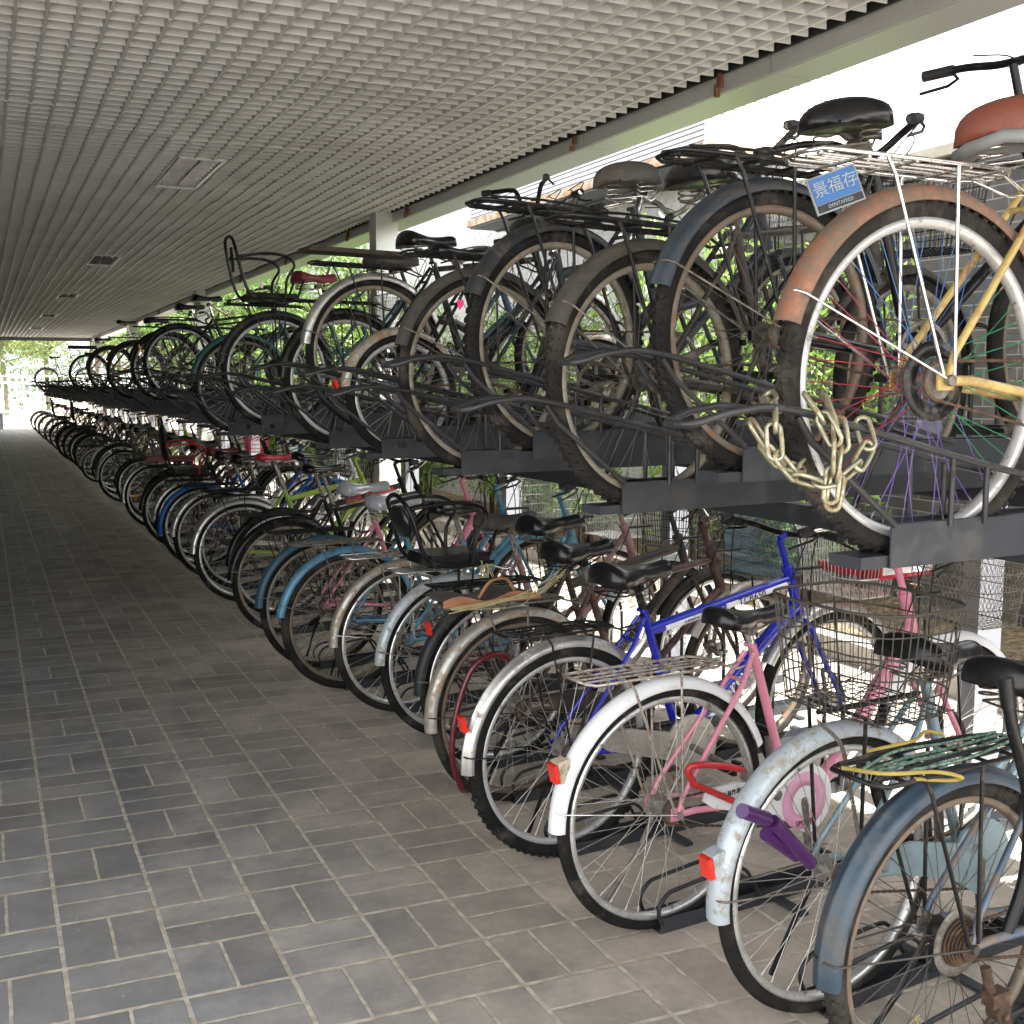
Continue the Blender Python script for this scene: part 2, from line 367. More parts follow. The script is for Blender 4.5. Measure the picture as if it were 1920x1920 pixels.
def bike(label, loc, c, cat='bicycle', group=None, heading=4., name='bicycle'):
    """c = description of one bicycle. Origin: ground under the rear hub, +x forward, the right side faces -y"""
    g = lambda k, d=None: c.get(k, d)
    lod = g('lod', 0); r = g('r', .343 if group == LG else .335); tw = g('tw', .038); wb = g('wb', 1.08); fr = g('fr', r)
    root = thing(name, label, cat, loc, R(heading), group)
    if g('lean'): root.rotation_euler = (R(g('lean')), 0, R(heading))
    fm = M[g('frame', 'black')]; tm = M[g('tyre', 'tyre')]; rm = M[g('rim', 'alu')]
    spm = M[g('spoke', 'spoke')]; ch = M[g('metal', 'chrome')]; dk = M[g('dk', 'black')]
    multi = g('rainbow', False)
    hub = Vector((0, 0, r)); fh = Vector((wb, 0, fr))
    for nm, p, rad in (('rear_wheel', hub, r), ('front_wheel', fh, fr)):
        rear = nm == 'rear_wheel'
        ms = [spm, M['spb'], M['spr'], M['spp'], M['spg']] if (multi and rear) else [spm]
        w = part(nm, lambda: wheel_mb(rad, tw, lod, True, multi and rear, 44 if multi else 36), ms, root, ('wh', rad, tw, lod, multi and rear))
        w.location = p; w.rotation_euler = (0, rnd.uniform(0, 1) if not multi else 0, R(g('steer', 0)) if not rear else 0)
        kn = g('knob', False) and rear and lod == 0
        part('tyre', lambda: tyre_mb(rad, tw, lod, kn), tm, w, ('ty', rad, tw, lod, kn))
        part('rim', lambda: rim_mb(rad, tw, lod), rm, w, ('ri', rad, tw, lod))
    # gears
    if lod < 2:
        b = MB(); 
        if g('cassette'):
            for i, q in enumerate((.052, .047, .042, .037, .033, .029)): b.cyl((0, -.034-i*.0055, r), (0, -.0365-i*.0055, r), q, 28)
        else: b.cyl((0, -.036, r), (0, -.041, r), .036, 24)
        part('sprocket', b, M['rustm' if g('cassette') else 'steel'], root)
    if g('disc'): part('spoke_guard', MB().ring([(.045, -.031), (.075, -.031), (.075, -.0295), (.045, -.0295)], 32, c=(0, 0, r)), M[g('disc')], root)
    # frame
    typ = g('type', 'step'); BB = Vector((.455, 0, r-.045)); b = MB(); sc = Vector((.30, 0, r+.42)); T = .014
    hb, ht = Vector((wb-.155, 0, fr+.34)), Vector((wb-.215, 0, fr+.50))
    sg = 10 if lod == 0 else 6; off = Vector((0, .052, 0)); hy = Vector((0, .062, 0))
    if r < .3: sc.z += .05; hb.z += .05; ht.z += .12
    b.tube([BB, sc], T, sg); b.cyl(BB-Vector((0, .035, 0)), BB+Vector((0, .035, 0)), .021, 14)
    for s in (-1, 1):
        b.tube([hub+hy*s, hub+Vector((.06, s*.06, 0)), BB+Vector((-.06, s*.03, 0)), BB], .0095, 8)
        b.tube([hub+hy*s, hub+Vector((.02, s*.058, .05)), sc+Vector((-.06, s*.035, -.1)), sc+Vector((-.008, s*.016, -.02))], .0075, 8)
        b.box((0, s*.058, r), (.04, .005, .035))
    b.tube([sc+Vector((-.055, -.036, -.09)), sc+Vector((-.055, .036, -.09))], .006, 6)
    b.cyl(sc-Vector((0, .017, 0))+Vector((-.01, 0, 0)), sc+Vector((-.01, .017, 0)), .007, 8)
    b.tube([hb, ht], .0185, 12)
    if typ == 'diamond':
        b.tube([sc-Vector((-.01, 0, .03)), ht-Vector((0, 0, .03))], .013, sg); b.tube([BB, hb+Vector((-.0, 0, .02))], .015, sg)
    elif typ == 'mtb':
        b.tube([sc-Vector((-.02, 0, .07)), ht-Vector((0, 0, .035))], .021, sg, sy=.8); b.tube([BB, hb+(ht-hb)*.25], .025, sg, sy=.85)
    elif typ == 'step':
        b.tube([BB, hb+(ht-hb)*.1], .0155, sg)
        b.tube(bez([BB.lerp(sc, .38), Vector((.60, 0, r+.16)), ht-Vector((.0, 0, .03))], 6), .0135, sg)
    elif typ == 'single':
        b.tube(bez([BB, Vector((.62, 0, r+.0)), hb+(ht-hb)*.4], 6), .024, sg)
    b.tube([ht, ht+Vector((-.006, 0, .015))], .022, 12)
    fo = part('frame', b, fm, root)
    b = MB()
    Lf = bez([fh+Vector((0, .06, 0)), fh+Vector((-.01, .058, .05)), hb.lerp(fh, .6)+Vector((.0, .056, 0)), hb+Vector((.012, .05, -.05)), hb+Vector((.006, .02, -.022))], 4)
    b.tube(Lf+[Vector((p.x, -p.y, p.z)) for p in Lf[::-1]], .0095, 8)
    b.tube([hb+Vector((.004, 0, -.012)), hb+Vector((.01, 0, -.04))], .017, 10)
    st = g('stem', .13); hc = ht+Vector((-.045*st/.13, 0, st)); b.tube([ht, hc-Vector((0, 0, .015))], .0115, 10); b.tube([hc-Vector((0, 0, .015)), hc+Vector((.035, 0, .0))], .012, 8)
    part('fork', b, M[g('forkm', g('frame', 'black'))], root)
    # handlebar
    hk = g('bar', 'city'); hm = M[g('barm', 'chrome')]; hc = hc+Vector((.035, 0, 0)); W = .275
    if hk == 'city': side = [(0, 0, 0), (.015, .05, .02), (.02, .12, .065), (-.03, .2, .075), (-.10, W-.02, .06), (-.17, W, .045)]
    elif hk == 'riser': side = [(0, 0, 0), (.0, .05, .01), (-.01, .10, .10), (-.02, .14, .12), (-.06, .22, .12), (-.10, W, .115)]
    else: side = [(0, 0, 0), (0, .08, .005), (-.01, .18, .02), (-.04, W+.02, .02)]
    b = MB(); L = bez([hc+Vector(p) for p in side], 5); Rr = bez([hc+Vector((p[0], -p[1], p[2])) for p in side], 5)
    b.tube(L[::-1]+Rr[1:], .011, 8)
    hbo = part('handlebar', b, hm, root)
    for pts in (L, Rr): part('grip', MB().tube([pts[-1]+(pts[-4]-pts[-1])*(1.0 if hk != 'flat' else 1.2), pts[-1]], .0155, 10), M[g('grip', 'rubber')], hbo)
    if lod < 2:
        for pts in (L, Rr):
            a = pts[-4]+(pts[-5]-pts[-4])*.3; d = (pts[-1]-pts[-4]).normalized()
            b = MB().tube([a, a+Vector((.03, 0, -.018)), a+Vector((.045, 0, -.028))+d*.04, a+Vector((.04, 0, -.035))+d*.12], .0048, 6)
            b.box(a, (.025, .02, .022)); part('brake_lever', b, M[g('leverm', 'bplast')], hbo)
        b = MB()
        for s in (-1, 1): b.tube(bez([hc+Vector((.0, s*.16, .05)), hc+Vector((.09, s*.1, .04)), hc+Vector((.1, s*.03, -.06)), hb+Vector((.03, s*.02, -.02))], 5), .0024, 5)
        b.tube(bez([hc+Vector((.0, -.14, .05)), hc+Vector((.11, -.1, .1)), hc+Vector((.09, -.02, 0)), ht+Vector((-.02, -.025, -.06)), BB.lerp(hb, .5)+Vector((0, -.02, .01))], 5), .0024, 5)
        part('brake_cable', b, M['bplast'], root)
    # saddle
    sk = g('saddle', 'wide'); sh = g('sh', .13); sp = sc+Vector((-.045*sh/.13+g('sx', 0), 0, sh))
    po = part('seat_post', MB().tube([sc-Vector((-.005, 0, .02)), sp], .0128, 10), M[g('post', 'chrome')], root)
    so = part('saddle', lambda: saddle_mb(sk, lod), M[g('saddlem', 'vinyl')], root, ('sad', sk, lod)); so.location = sp; so.rotation_euler = (0, R(g('stilt', 0)), R(g('srot', 0)))
    if lod < 2: part('saddle_spring', lambda: under_mb(sk, lod), M[g('springm', 'steel')], so, ('und', sk, lod))
    # mudguards
    gm = g('guard')
    if gm:
        w = g('gw', .056); a0, a1 = R(g('g0', 22)), R(g('g1', 178))
        G = part('rear_mudguard', lambda: guard_mb(r, w, a0, a1, lod, g('rib', False)), M[gm], root, ('gd', r, w, a0, a1, lod, g('rib', False))); G.location = hub
        if lod < 2:
            s1 = part('mudguard_stay', lambda: stays_mb(r, w, a1-R(9)), M[g('staym', 'steel')], G, ('sty', r, w, a1, lod))
        if g('ref'):
            a = a1-R(g('refa', 14)); p = Vector(((r+.035)*cos(a), 0, (r+.035)*sin(a)))
            rf = part('reflector', MB().box((0, 0, 0), (.012, .034, .05)), M[g('ref')], G); rf.location = p*1.03; rf.rotation_euler = (0, R(-12), 0)
            if g('refh'):
                q = part('reflector_housing', MB().box((.024, 0, 0), (.036, .04, .058), taper=.9), M[g('refh')], rf)
        fg = M[g('fguard', gm)]
        G2 = part('front_mudguard', lambda: guard_mb(fr, w, R(8), R(150), lod), fg, root, ('gf', fr, w, lod)); G2.location = fh
        if lod < 2: part('mudguard_stay', lambda: stays_mb(fr, w, R(16)), M[g('staym', 'steel')], G2, ('stf', fr, w, lod))
    # carrier
    ck = g('carrier')
    if ck:
        C = part('carrier', lambda: carrier_mb(r, ck, lod), M[g('carrierm', 'black')], root, ('car', r, ck, lod))
    zc = 2*r+.055
    # crank
    b = MB(); q = g('cr', .088)
    b.ring([(q-.012, -.047), (q, -.047), (q, -.043), (q-.012, -.043)], 40, c=(BB.x, 0, BB.z))
    for i in range(5):
        a = i*2*pi/5+.3; b.box((q*.48, -.045, 0), (q*.9, .004, .014), 0, Matrix.Translation((BB.x, 0, BB.z)) @ Matrix.Rotation(-a, 4, 'Y'))
    ca = R(g('ca', 200)); A1 = BB+Vector((.165*cos(ca), -.062, .165*sin(ca))); A2 = BB+Vector((-.165*cos(ca), .062, -.165*sin(ca)))
    b.tube([BB+Vector((0, -.062, 0)), A1], [.014, .010], 8); b.tube([BB+Vector((0, .062, 0)), A2], [.014, .010], 8); b.cyl(BB-Vector((0, .07, 0)), BB+Vector((0, .07, 0)), .01, 10)
    cro = part('crank', b, M[g('crankm', 'steel')], root)
    for A, s in ((A1, -1), (A2, 1)):
        b = MB(); 
        for dx in (-.032, .032): b.box((A.x+dx, A.y+s*.055, A.z), (.016, .085, .02))
        b.cyl(A, A+Vector((0, s*.1, 0)), .006, 6)
        part('pedal', b, M[g('pedalm', 'bplast')], cro)
    if lod < 2:
        b = MB(); cy = -.043; P_ = []
        for k in range(9): a = R(90+180*k/8); P_.append(Vector((.036*cos(a), cy, r+.036*sin(a))))
        n = 44 if lod == 0 else 6; e0, e1 = P_[-1], Vector((BB.x, cy, BB.z-q))
        P_ += [e0.lerp(e1, k/n) for k in range(1, n)]
        for k in range(15): a = R(-90+180*k/14); P_.append(Vector((BB.x+q*cos(a), cy, BB.z+q*sin(a))))
        e0, e1 = P_[-1], P_[0]; P_ += [e0.lerp(e1, k/n) for k in range(1, n)]
        b.tube(P_, [(.0042 if k % 2 else .0026) for k in range(len(P_))] if lod == 0 else .0034, 6, closed=True)
        part('chain', b, M['rustm'], root)
    if g('cguard'):
        o = []; R1 = .108; cgx = BB.x
        for i in range(15):
            a = R(-80+i*(225)/14); o.append((BB.x+R1*cos(a), BB.z+R1*sin(a)))
        o += [(.20, r+.055), (.10, r+.05), (.085, r+.02), (.12, r-.005), (BB.x-.1, BB.z-.03)]
        cg = part('chain_guard', MB().plate(o, -.066, -.056), M[g('cguard')], root)
        if g('cgtext'):
            text('lettering', g('cgtext'), M['ink'], cg, .017, side_mtx((.24, -.0675, r+.032), R(3)))
            ring = MB().ring([(.085, -.0676), (.045, -.0676), (.045, -.0668), (.085, -.0668)], 36, c=(BB.x, 0, BB.z)); part('pattern', ring, M['inkp'], cg)
            text('lettering', 'SPORT', M['ink'], cg, .022, side_mtx((BB.x, -.069, BB.z-.066)))
    if g('kick', lod < 2): part('kickstand', MB().tube([(.03, .065, r-.02), (-.02, .10, r*.5), (-.05 if not g('kickdown') else -.10, .14, .03)], .0065, 8), M[g('kickm', 'black')], root)
    # baskets
    fb = g('fbasket')
    if fb:
        k = dict(mesh=fb.get('mesh', False))
        bx = part('front_basket', basket_mb((wb+.07, 0, fr+.40), .25, .35, fb.get('h', .25), .8, rings=fb.get('rings', 5), rr=fb.get('rr', .0016) if lod == 0 else .002, mesh=k['mesh']), M[fb.get('m', 'black')], root)
        part('basket_bracket', MB().tube([(wb-.05, -.06, fr+.40), (wb, -.065, fr)], .004, 6).tube([(wb-.05, .06, fr+.40), (wb, .065, fr)], .004, 6).tube([(wb-.2, 0, fr+.5), (wb-.06, 0, fr+.5)], .008, 6), M['black'], root)
    rb = g('rbasket')
    if rb:
        part('basket_strut', MB().tube([(.02, -.07, r), (.0, -.09, zc)], .005, 6).tube([(.0, -.09, zc), (.0, .09, zc)], .005, 6).tube([(.02, .07, r), (.0, .09, zc)], .005, 6).tube([(-.06, 0, zc), (.28, 0, zc)], .006, 6), M['black'], root)
        part('rear_basket', basket_mb((rb.get('x', -.07), rb.get('y', 0), zc+.005), rb.get('L', .38), rb.get('W', .27), rb.get('h', .24), .84, rings=5, rr=rb.get('rr', .0017), round_=.55), M[rb.get('m', 'black')], root)
    if g('childseat'):
        cs = g('childseat'); z = zc+.02; cm = M[cs.get('m', 'black')]; b = MB(); hh = cs.get('h', .36)
        b.tube(bez([(.12, -.12, z), (-.1, -.125, z), (-.19, -.12, z+.04), (-.24, -.11, z+.2), (-.265, -.085, z+hh-.03), (-.27, 0, z+hh), (-.265, .085, z+hh-.03), (-.24, .11, z+.2), (-.19, .12, z+.04), (-.1, .125, z), (.12, .12, z)], 4), .0095, 8)
        t = part('child_seat', b, cm, root)
        part('backrest', MB().tube([(-.245, 0, z+.16), (-.25, 0, z+.24), (-.256, 0, z+hh-.06)], [.006, .008, .006], 14, sy=4.) if cs.get('open') else MB().tube([(-.225, 0, z+.12), (-.235, 0, z+.16), (-.25, 0, z+hh-.09), (-.256, 0, z+hh-.05)], [.017, .028, .028, .017], 14, sy=3.), M['vinyl'], t)
        part('seat_pad', MB().box((-.03, 0, z+.02), (.28, .23, .045), taper=.93), M['vinyl'], t)
        am = M[cs.get('arm', 'black')]
        for s in (-1, 1):
            part('armrest', MB().tube(bez([(-.25, s*.11, z+.24), (-.1, s*.15, z+.26), (.02, s*.15, z+.25), (.075, s*.145, z+.20), (.03, s*.14, z+.12), (.02, s*.13, z)], 4), .0085, 8), am, t)
        part('seat_leg', MB().tube([(-.04, -.115, z), (-.02, -.08, r)], .005, 6).tube([(.03, -.115, z), (.01, -.08, r)], .005, 6).tube([(.1, -.1, z), (.15, -.09, z+.13), (.17, 0, z+.15), (.15, .09, z+.13), (.1, .1, z)], .0075, 6), cm, t)
    return root
# ------------------------------------------------------------------ node helpers for the setting
class NT:
    def __init__(s, name):
        s.m, s.nt, s.b = nodes_mat(name); s.N = s.nt.nodes
        tc = s.N.new('ShaderNodeTexCoord'); s.obj = tc.outputs['Object']
        sp = s.N.new('ShaderNodeSeparateXYZ'); s.nt.links.new(s.obj, sp.inputs[0]); s.x, s.y, s.z = sp.outputs
    def set(s, inp, v):
        if hasattr(v, 'is_output') or isinstance(v, bpy.types.NodeSocket): s.nt.links.new(v, inp)
        else: inp.default_value = v
    def op(s, o, a, b=0., c=0.):
        n = s.N.new('ShaderNodeMath'); n.operation = o
        for i, v in enumerate((a, b, c)): s.set(n.inputs[i], v)
        return n.outputs[0]
    def noise(s, scale, det=4, vec=None, rough=.5):
        n = s.N.new('ShaderNodeTexNoise'); n.inputs['Scale'].default_value = scale; n.inputs['Detail'].default_value = det; n.inputs['Roughness'].default_value = rough
        s.nt.links.new(vec if vec is not None else s.obj, n.inputs['Vector']); return n.outputs['Fac']
    def comb(s, x, y, z=0.):
        n = s.N.new('ShaderNodeCombineXYZ')
        for i, v in enumerate((x, y, z)): s.set(n.inputs[i], v)
        return n.outputs[0]
    def white(s, vec):
        n = s.N.new('ShaderNodeTexWhiteNoise'); n.noise_dimensions = '3D'; s.nt.links.new(vec, n.inputs['Vector']); return n.outputs['Value']
    def mrange(s, v, a, b, c, d):
        n = s.N.new('ShaderNodeMapRange'); s.set(n.inputs[0], v)
        for i, q in enumerate((a, b, c, d)): n.inputs[i+1].default_value = q
        return n.outputs[0]
    def mix(s, f, a, b):
        n = s.N.new('ShaderNodeMix'); n.data_type = 'RGBA'; s.set(n.inputs['Factor'], f)
        for k, v in (('A', a), ('B', b)):
            if isinstance(v, (tuple, list)): n.inputs[k].default_value = (*v[:3], 1)
            else: s.nt.links.new(v, n.inputs[k])
        return n.outputs['Result']
    def scale(s, c, f):
        n = s.N.new('ShaderNodeVectorMath'); n.operation = 'SCALE'
        if isinstance(c, (tuple, list)): n.inputs[0].default_value = c[:3]
        else: s.nt.links.new(c, n.inputs[0])
        s.set(n.inputs['Scale'], f); return n.outputs[0]
    def bump(s, h, st=.5, dist=.004):
        n = s.N.new('ShaderNodeBump'); n.inputs['Strength'].default_value = st; n.inputs['Distance'].default_value = dist
        s.nt.links.new(h, n.inputs['Height']); s.nt.links.new(n.outputs[0], s.b.inputs['Normal'])
    def fin(s, c, rough=.7): s.nt.links.new(c, s.b.inputs['Base Color']); s.set(s.b.inputs['Roughness'], rough); return s.m
def paver_mat():
    t = NT('grey clay pavers'); P = .26
    yy = t.op('ADD', t.y, t.op('MULTIPLY', t.x, .055))
    wob = t.op('MULTIPLY', t.op('SUBTRACT', t.noise(9, 3), .5), .006)
    a = t.op('DIVIDE', t.op('ADD', t.op('SUBTRACT', t.x, .12), wob), P); b = t.op('DIVIDE', t.op('ADD', t.op('SUBTRACT', yy, 3.2136), wob), .2588)
    i, j = t.op('FLOOR', a), t.op('FLOOR', b); fx, fy = t.op('SUBTRACT', a, i), t.op('SUBTRACT', b, j)
    par = t.op('FLOORED_MODULO', t.op('ADD', i, j), 2.)
    ex = t.op('MULTIPLY', t.op('MINIMUM', fx, t.op('SUBTRACT', 1., fx)), P); ey = t.op('MULTIPLY', t.op('MINIMUM', fy, t.op('SUBTRACT', 1., fy)), P)
    mh = t.op('MULTIPLY', t.op('ABSOLUTE', t.op('SUBTRACT', fy, .5)), P); mv = t.op('MULTIPLY', t.op('ABSOLUTE', t.op('SUBTRACT', fx, .5)), P)
    mid = t.op('ADD', t.op('MULTIPLY', mh, t.op('SUBTRACT', 1., par)), t.op('MULTIPLY', mv, par))
    hx = t.op('GREATER_THAN', fx, .5); hy = t.op('GREATER_THAN', fy, .5)
    half = t.op('ADD', t.op('MULTIPLY', hy, t.op('SUBTRACT', 1., par)), t.op('MULTIPLY', hx, par))
    d = t.op('MINIMUM', t.op('MINIMUM', t.op('SUBTRACT', ex, .0012), t.op('SUBTRACT', ey, .0016)), t.op('ADD', mid, .0004))
    rag = t.op('MULTIPLY', t.op('SUBTRACT', t.noise(70, 3), .5), .0042)
    joint = t.mrange(t.op('ADD', d, rag), .0042, .0058, 1., 0.)
    w = t.white(t.comb(i, j, half)); n1, n2, n3 = t.noise(3.5, 6, rough=.65), t.noise(38, 4, rough=.7), t.noise(.9, 3)
    br = t.op('MULTIPLY', t.mrange(w, 0, 1, .84, 1.14), t.op('MULTIPLY', t.mrange(n1, .3, .7, .74, 1.24), t.mrange(n2, .3, .7, .9, 1.1)))
    warm = t.mix(t.mrange(n3, .42, .6, 0., 1.), (.235, .238, .242), (.28, .268, .25))
    # sunlight bounced onto the strip beside the racks, painted in as pale beige
    bounce_tint = t.mrange(t.op('ADD', t.x, t.op('MULTIPLY', n1, .9)), .75, 2.0, 0., .85)
    warm = t.mix(bounce_tint, warm, (.46, .395, .325))
    c = t.scale(warm, br)
    jc = t.mix(t.mrange(t.noise(26, 4), .38, .6, 0., 1.), (.60, .55, .46), (.42, .36, .28))
    # small pale scuffs and dark stains
    sp = t.mrange(t.noise(55, 2, rough=.3), .735, .76, 0., .6); st = t.mrange(t.noise(1.7, 5, rough=.6), .62, .74, 0., .4)
    c = t.mix(sp, c, (.45, .43, .41)); c = t.mix(st, c, (.06, .058, .055))
    c = t.mix(joint, c, jc)
    t.bump(t.op('ADD', t.op('MULTIPLY', joint, -1.), t.op('MULTIPLY', n2, .35)), .55, .004)
    return t.fin(c, t.mrange(n2, .3, .7, .55, .8))
def brick_mat(name, c1, c2, mortar, axis='y'):
    t = NT(name); L, Hh = .25, .08; u = t.y if axis == 'y' else t.x
    v = t.op('DIVIDE', t.z, Hh); j = t.op('FLOOR', v); a = t.op('ADD', t.op('DIVIDE', u, L), t.op('MULTIPLY', t.op('FLOORED_MODULO', j, 2.), .5)); i = t.op('FLOOR', a)
    fx, fy = t.op('SUBTRACT', a, i), t.op('SUBTRACT', v, j)
    d = t.op('MINIMUM', t.op('MULTIPLY', t.op('MINIMUM', fx, t.op('SUBTRACT', 1., fx)), L), t.op('MULTIPLY', t.op('MINIMUM', fy, t.op('SUBTRACT', 1., fy)), Hh))
    rag = t.op('MULTIPLY', t.op('SUBTRACT', t.noise(60, 3), .5), .003)
    jn = t.mrange(t.op('ADD', d, rag), .003, .0048, 1., 0.); w = t.white(t.comb(i, j, 3.))
    c = t.scale(t.mix(w, c1, c2), t.mrange(t.noise(12, 5), .3, .7, .8, 1.2)); c = t.mix(jn, c, mortar)
    t.bump(t.op('ADD', t.op('MULTIPLY', jn, -1.), t.op('MULTIPLY', t.noise(80), .3)), .6, .006)
    return t.fin(c, .85)
def siding_mat():
    t = NT('white louvred siding'); v = t.op('DIVIDE', t.z, .042); f = t.op('FRACT', v)
    g = t.mrange(f, .62, .72, 0., 1.); c = t.mix(g, (.8, .8, .8), (.12, .1, .11)); t.bump(t.op('MULTIPLY', g, -1.), .7, .01)
    return t.fin(c, .5)
def soil_mat():
    t = NT('dry soil with leaf litter'); a = t.noise(22, 8, rough=.7); b = t.noise(4, 4)
    c = t.mix(t.mrange(a, .4, .62, 0., 1.), (.10, .075, .05), (.34, .25, .14)); c = t.scale(c, t.mrange(b, .3, .7, .7, 1.25)); t.bump(a, 1., .03); return t.fin(c, .95)
def concrete_mat(name, c, sc=6):
    t = NT(name); c = t.scale(c, t.op('MULTIPLY', t.mrange(t.noise(sc, 6, rough=.65), .3, .7, .8, 1.15), t.mrange(t.noise(90, 3), .3, .7, .93, 1.07))); t.bump(t.noise(120), .3, .003); return t.fin(c, .8)
def ceil_mat():
    t = NT('off white ceiling grid'); n = t.noise(1.3, 5, rough=.6); c = t.mix(t.mrange(n, .38, .66, 0., 1.), (.665, .675, .675), (.57, .573, .57))
    c = t.mix(t.mrange(t.noise(7, 6, rough=.7), .6, .75, 0., .5), c, (.36, .32, .29)); return t.fin(c, .55)
def leaf_mat(name, c, c2, tr=.45):
    m, nt, b = nodes_mat(name); N = nt.nodes; N.remove(b)
    g = N.new('ShaderNodeNewGeometry'); tc = N.new('ShaderNodeTexCoord'); n = N.new('ShaderNodeTexNoise'); n.inputs['Scale'].default_value = 3; nt.links.new(tc.outputs['Object'], n.inputs['Vector'])
    ad = N.new('ShaderNodeMath'); ad.operation = 'ADD'; nt.links.new(g.outputs['Random Per Island'], ad.inputs[0]); nt.links.new(n.outputs['Fac'], ad.inputs[1])
    mp = N.new('ShaderNodeMapRange'); mp.inputs[1].default_value = .3; mp.inputs[2].default_value = 1.3; nt.links.new(ad.outputs[0], mp.inputs[0])
    mx = N.new('ShaderNodeMix'); mx.data_type = 'RGBA'; nt.links.new(mp.outputs[0], mx.inputs['Factor']); mx.inputs['A'].default_value = (*c, 1); mx.inputs['B'].default_value = (*c2, 1)
    d = N.new('ShaderNodeBsdfDiffuse'); tl = N.new('ShaderNodeBsdfTranslucent'); gl = N.new('ShaderNodeBsdfGlossy'); gl.inputs['Roughness'].default_value = .4
    for q in (d, tl): nt.links.new(mx.outputs['Result'], q.inputs['Color'])
    m1 = N.new('ShaderNodeMixShader'); m1.inputs[0].default_value = tr; nt.links.new(d.outputs[0], m1.inputs[1]); nt.links.new(tl.outputs[0], m1.inputs[2])
    m2 = N.new('ShaderNodeMixShader'); m2.inputs[0].default_value = .06; nt.links.new(m1.outputs[0], m2.inputs[1]); nt.links.new(gl.outputs[0], m2.inputs[2])
    nt.links.new(m2.outputs[0], N['Material Output'].inputs['Surface']); return m
bark = mat('tree bark', (.12, .09, .065), .9, bump=.8, bscale=40)
LEAF1 = leaf_mat('bright shrub leaf', (.10, .22, .03), (.30, .46, .09)); LEAF2 = leaf_mat('tree leaf', (.07, .15, .03), (.24, .36, .09)); LEAF3 = leaf_mat('pale willow leaf', (.09, .14, .035), (.24, .30, .09)); LEAF4 = leaf_mat('hedge leaf', (.03, .06, .012), (.10, .16, .035), .3)
# ------------------------------------------------------------------ the ground
struct('ground', MB().add([(-90, -60, -.03), (140, -60, -.03), (140, 260, -.03), (-90, 260, -.03)], [(0, 1, 2, 3)], 0, False), concrete_mat('pale concrete ground', (.46, .42, .36), 2))
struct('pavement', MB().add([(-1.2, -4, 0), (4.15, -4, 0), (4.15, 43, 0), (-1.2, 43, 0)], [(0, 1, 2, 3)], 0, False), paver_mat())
b = MB(); nx, ny = 10, 120
for i in range(nx+1):
    for j in range(ny+1): b.v.append((4.27+1.46*i/nx, -4+47*j/ny, .01+.05*rnd.random()*(0 if i in (0, nx) else 1)))
for i in range(nx):
    for j in range(ny): b.f.append([i*(ny+1)+j, (i+1)*(ny+1)+j, (i+1)*(ny+1)+j+1, i*(ny+1)+j+1]); b.m.append(0); b.sm.append(True)
struct('planting_bed', b, soil_mat())
struct('kerb', MB().box((4.21, 19.5, .045), (.12, 47, .15)), concrete_mat('kerb concrete', (.36, .34, .31), 9))
# ------------------------------------------------------------------ shelter
shel = thing('bicycle_shelter', 'long open bicycle shelter with white grid ceiling and aluminium columns over both rack tiers', 'shelter', (0, 0, 0))
b = MB(); Cc = .117; x0, x1, y0, y1 = -1.18, 3.33, -.9, 39.4; h = .044; zb = 3.0
nX = int((x1-x0)/Cc); nY = int((y1-y0)/Cc); mod = 5; jit = {}
def J(i, j):
    k = (i//mod, j//mod)
    if k not in jit: jit[k] = (rnd.uniform(-.005, .004), rnd.uniform(-.003, .003), rnd.uniform(-.003, .003))
    return jit[k]
ox = .4289-Cc*round((.4289-x0)/Cc)
for i in range(nX+1):
    x = ox+i*Cc
    for j in range(0, nY, mod):
        q = J(i, j); ya = y0+j*Cc; yb = min(y1, ya+mod*Cc)
        if 1.27 < x < 1.57 and any(a-.6 < (ya+yb)/2 < a+.6 for a in (8.45, 14.7, 20.8, 26.9, 33.0)): continue
        b.box((x+q[1], (ya+yb)/2, zb+h/2+q[0]), (.0135, yb-ya-.001, h))
for j in range(nY+1):
    y = y0+j*Cc
    for i in range(0, nX, mod):
        q = J(i, j); xa = ox+i*Cc; xb = min(x1, xa+mod*Cc)
        if xa < 1.5 and xb > 1.3 and any(a-.62 < y < a+.62 for a in (8.45, 14.7, 20.8, 26.9, 33.0)):
            if xa < 1.26: b.box(((xa+1.26)/2, y+q[2], zb+h/2+q[0]+.0042), (1.26-xa, .0075, h-.001))
            if xb > 1.58: b.box(((1.58+xb)/2, y+q[2], zb+h/2+q[0]+.0042), (xb-1.58, .0075, h-.001))
            continue
        b.box(((xa+xb)/2, y+q[2], zb+h/2+q[0]+.0042), (xb-xa-.001, .0075, h-.001))
part('ceiling_grid', b, ceil_mat(), shel)
part('roof', MB().box((1.15, 19.35, 3.42), (5.0, 40.9, .06)).box((1.15, -1.0, 3.25), (5.0, .06, .42)).box((1.15, 39.7, 3.16), (5.0, .06, .52)), concrete_mat('roof underside', (.10, .10, .10)), shel)
alum = mat('brushed aluminium cladding', (.56, .575, .58), .3, .5, var=.06, scale=2); gapm = mat('dark gap', (.02, .02, .02), .9)
part('gap_shade_strip', MB().box((3.36, 19.35, 3.07), (.012, 40.6, .12)), gapm, shel)  # dark strip put in as the shade in the gap above the edge beam
b = MB(); ys = -1.02
while ys < 39.3:
    L = 1.78; b.box((3.505, ys+L/2, 2.985), (.24, L-.006, .12)); b.box((3.377, ys+L/2, 2.97), (.012, L-.006, .085)); ys += L
part('edge_beam', b, alum, shel)
part('fascia', MB().box((3.637, 19.35, 3.2), (.02, 40.9, .5)), alum, shel)
for y in (.45, 9.6, 18.75, 27.85, 36.95):
    c_ = MB().box((3.32, y+.09, 1.51), (.205, .19, 3.02)); part('column', c_, mat('silver column cladding', (.6, .6, .57), .28, .45, var=.05, scale=1.5), shel)
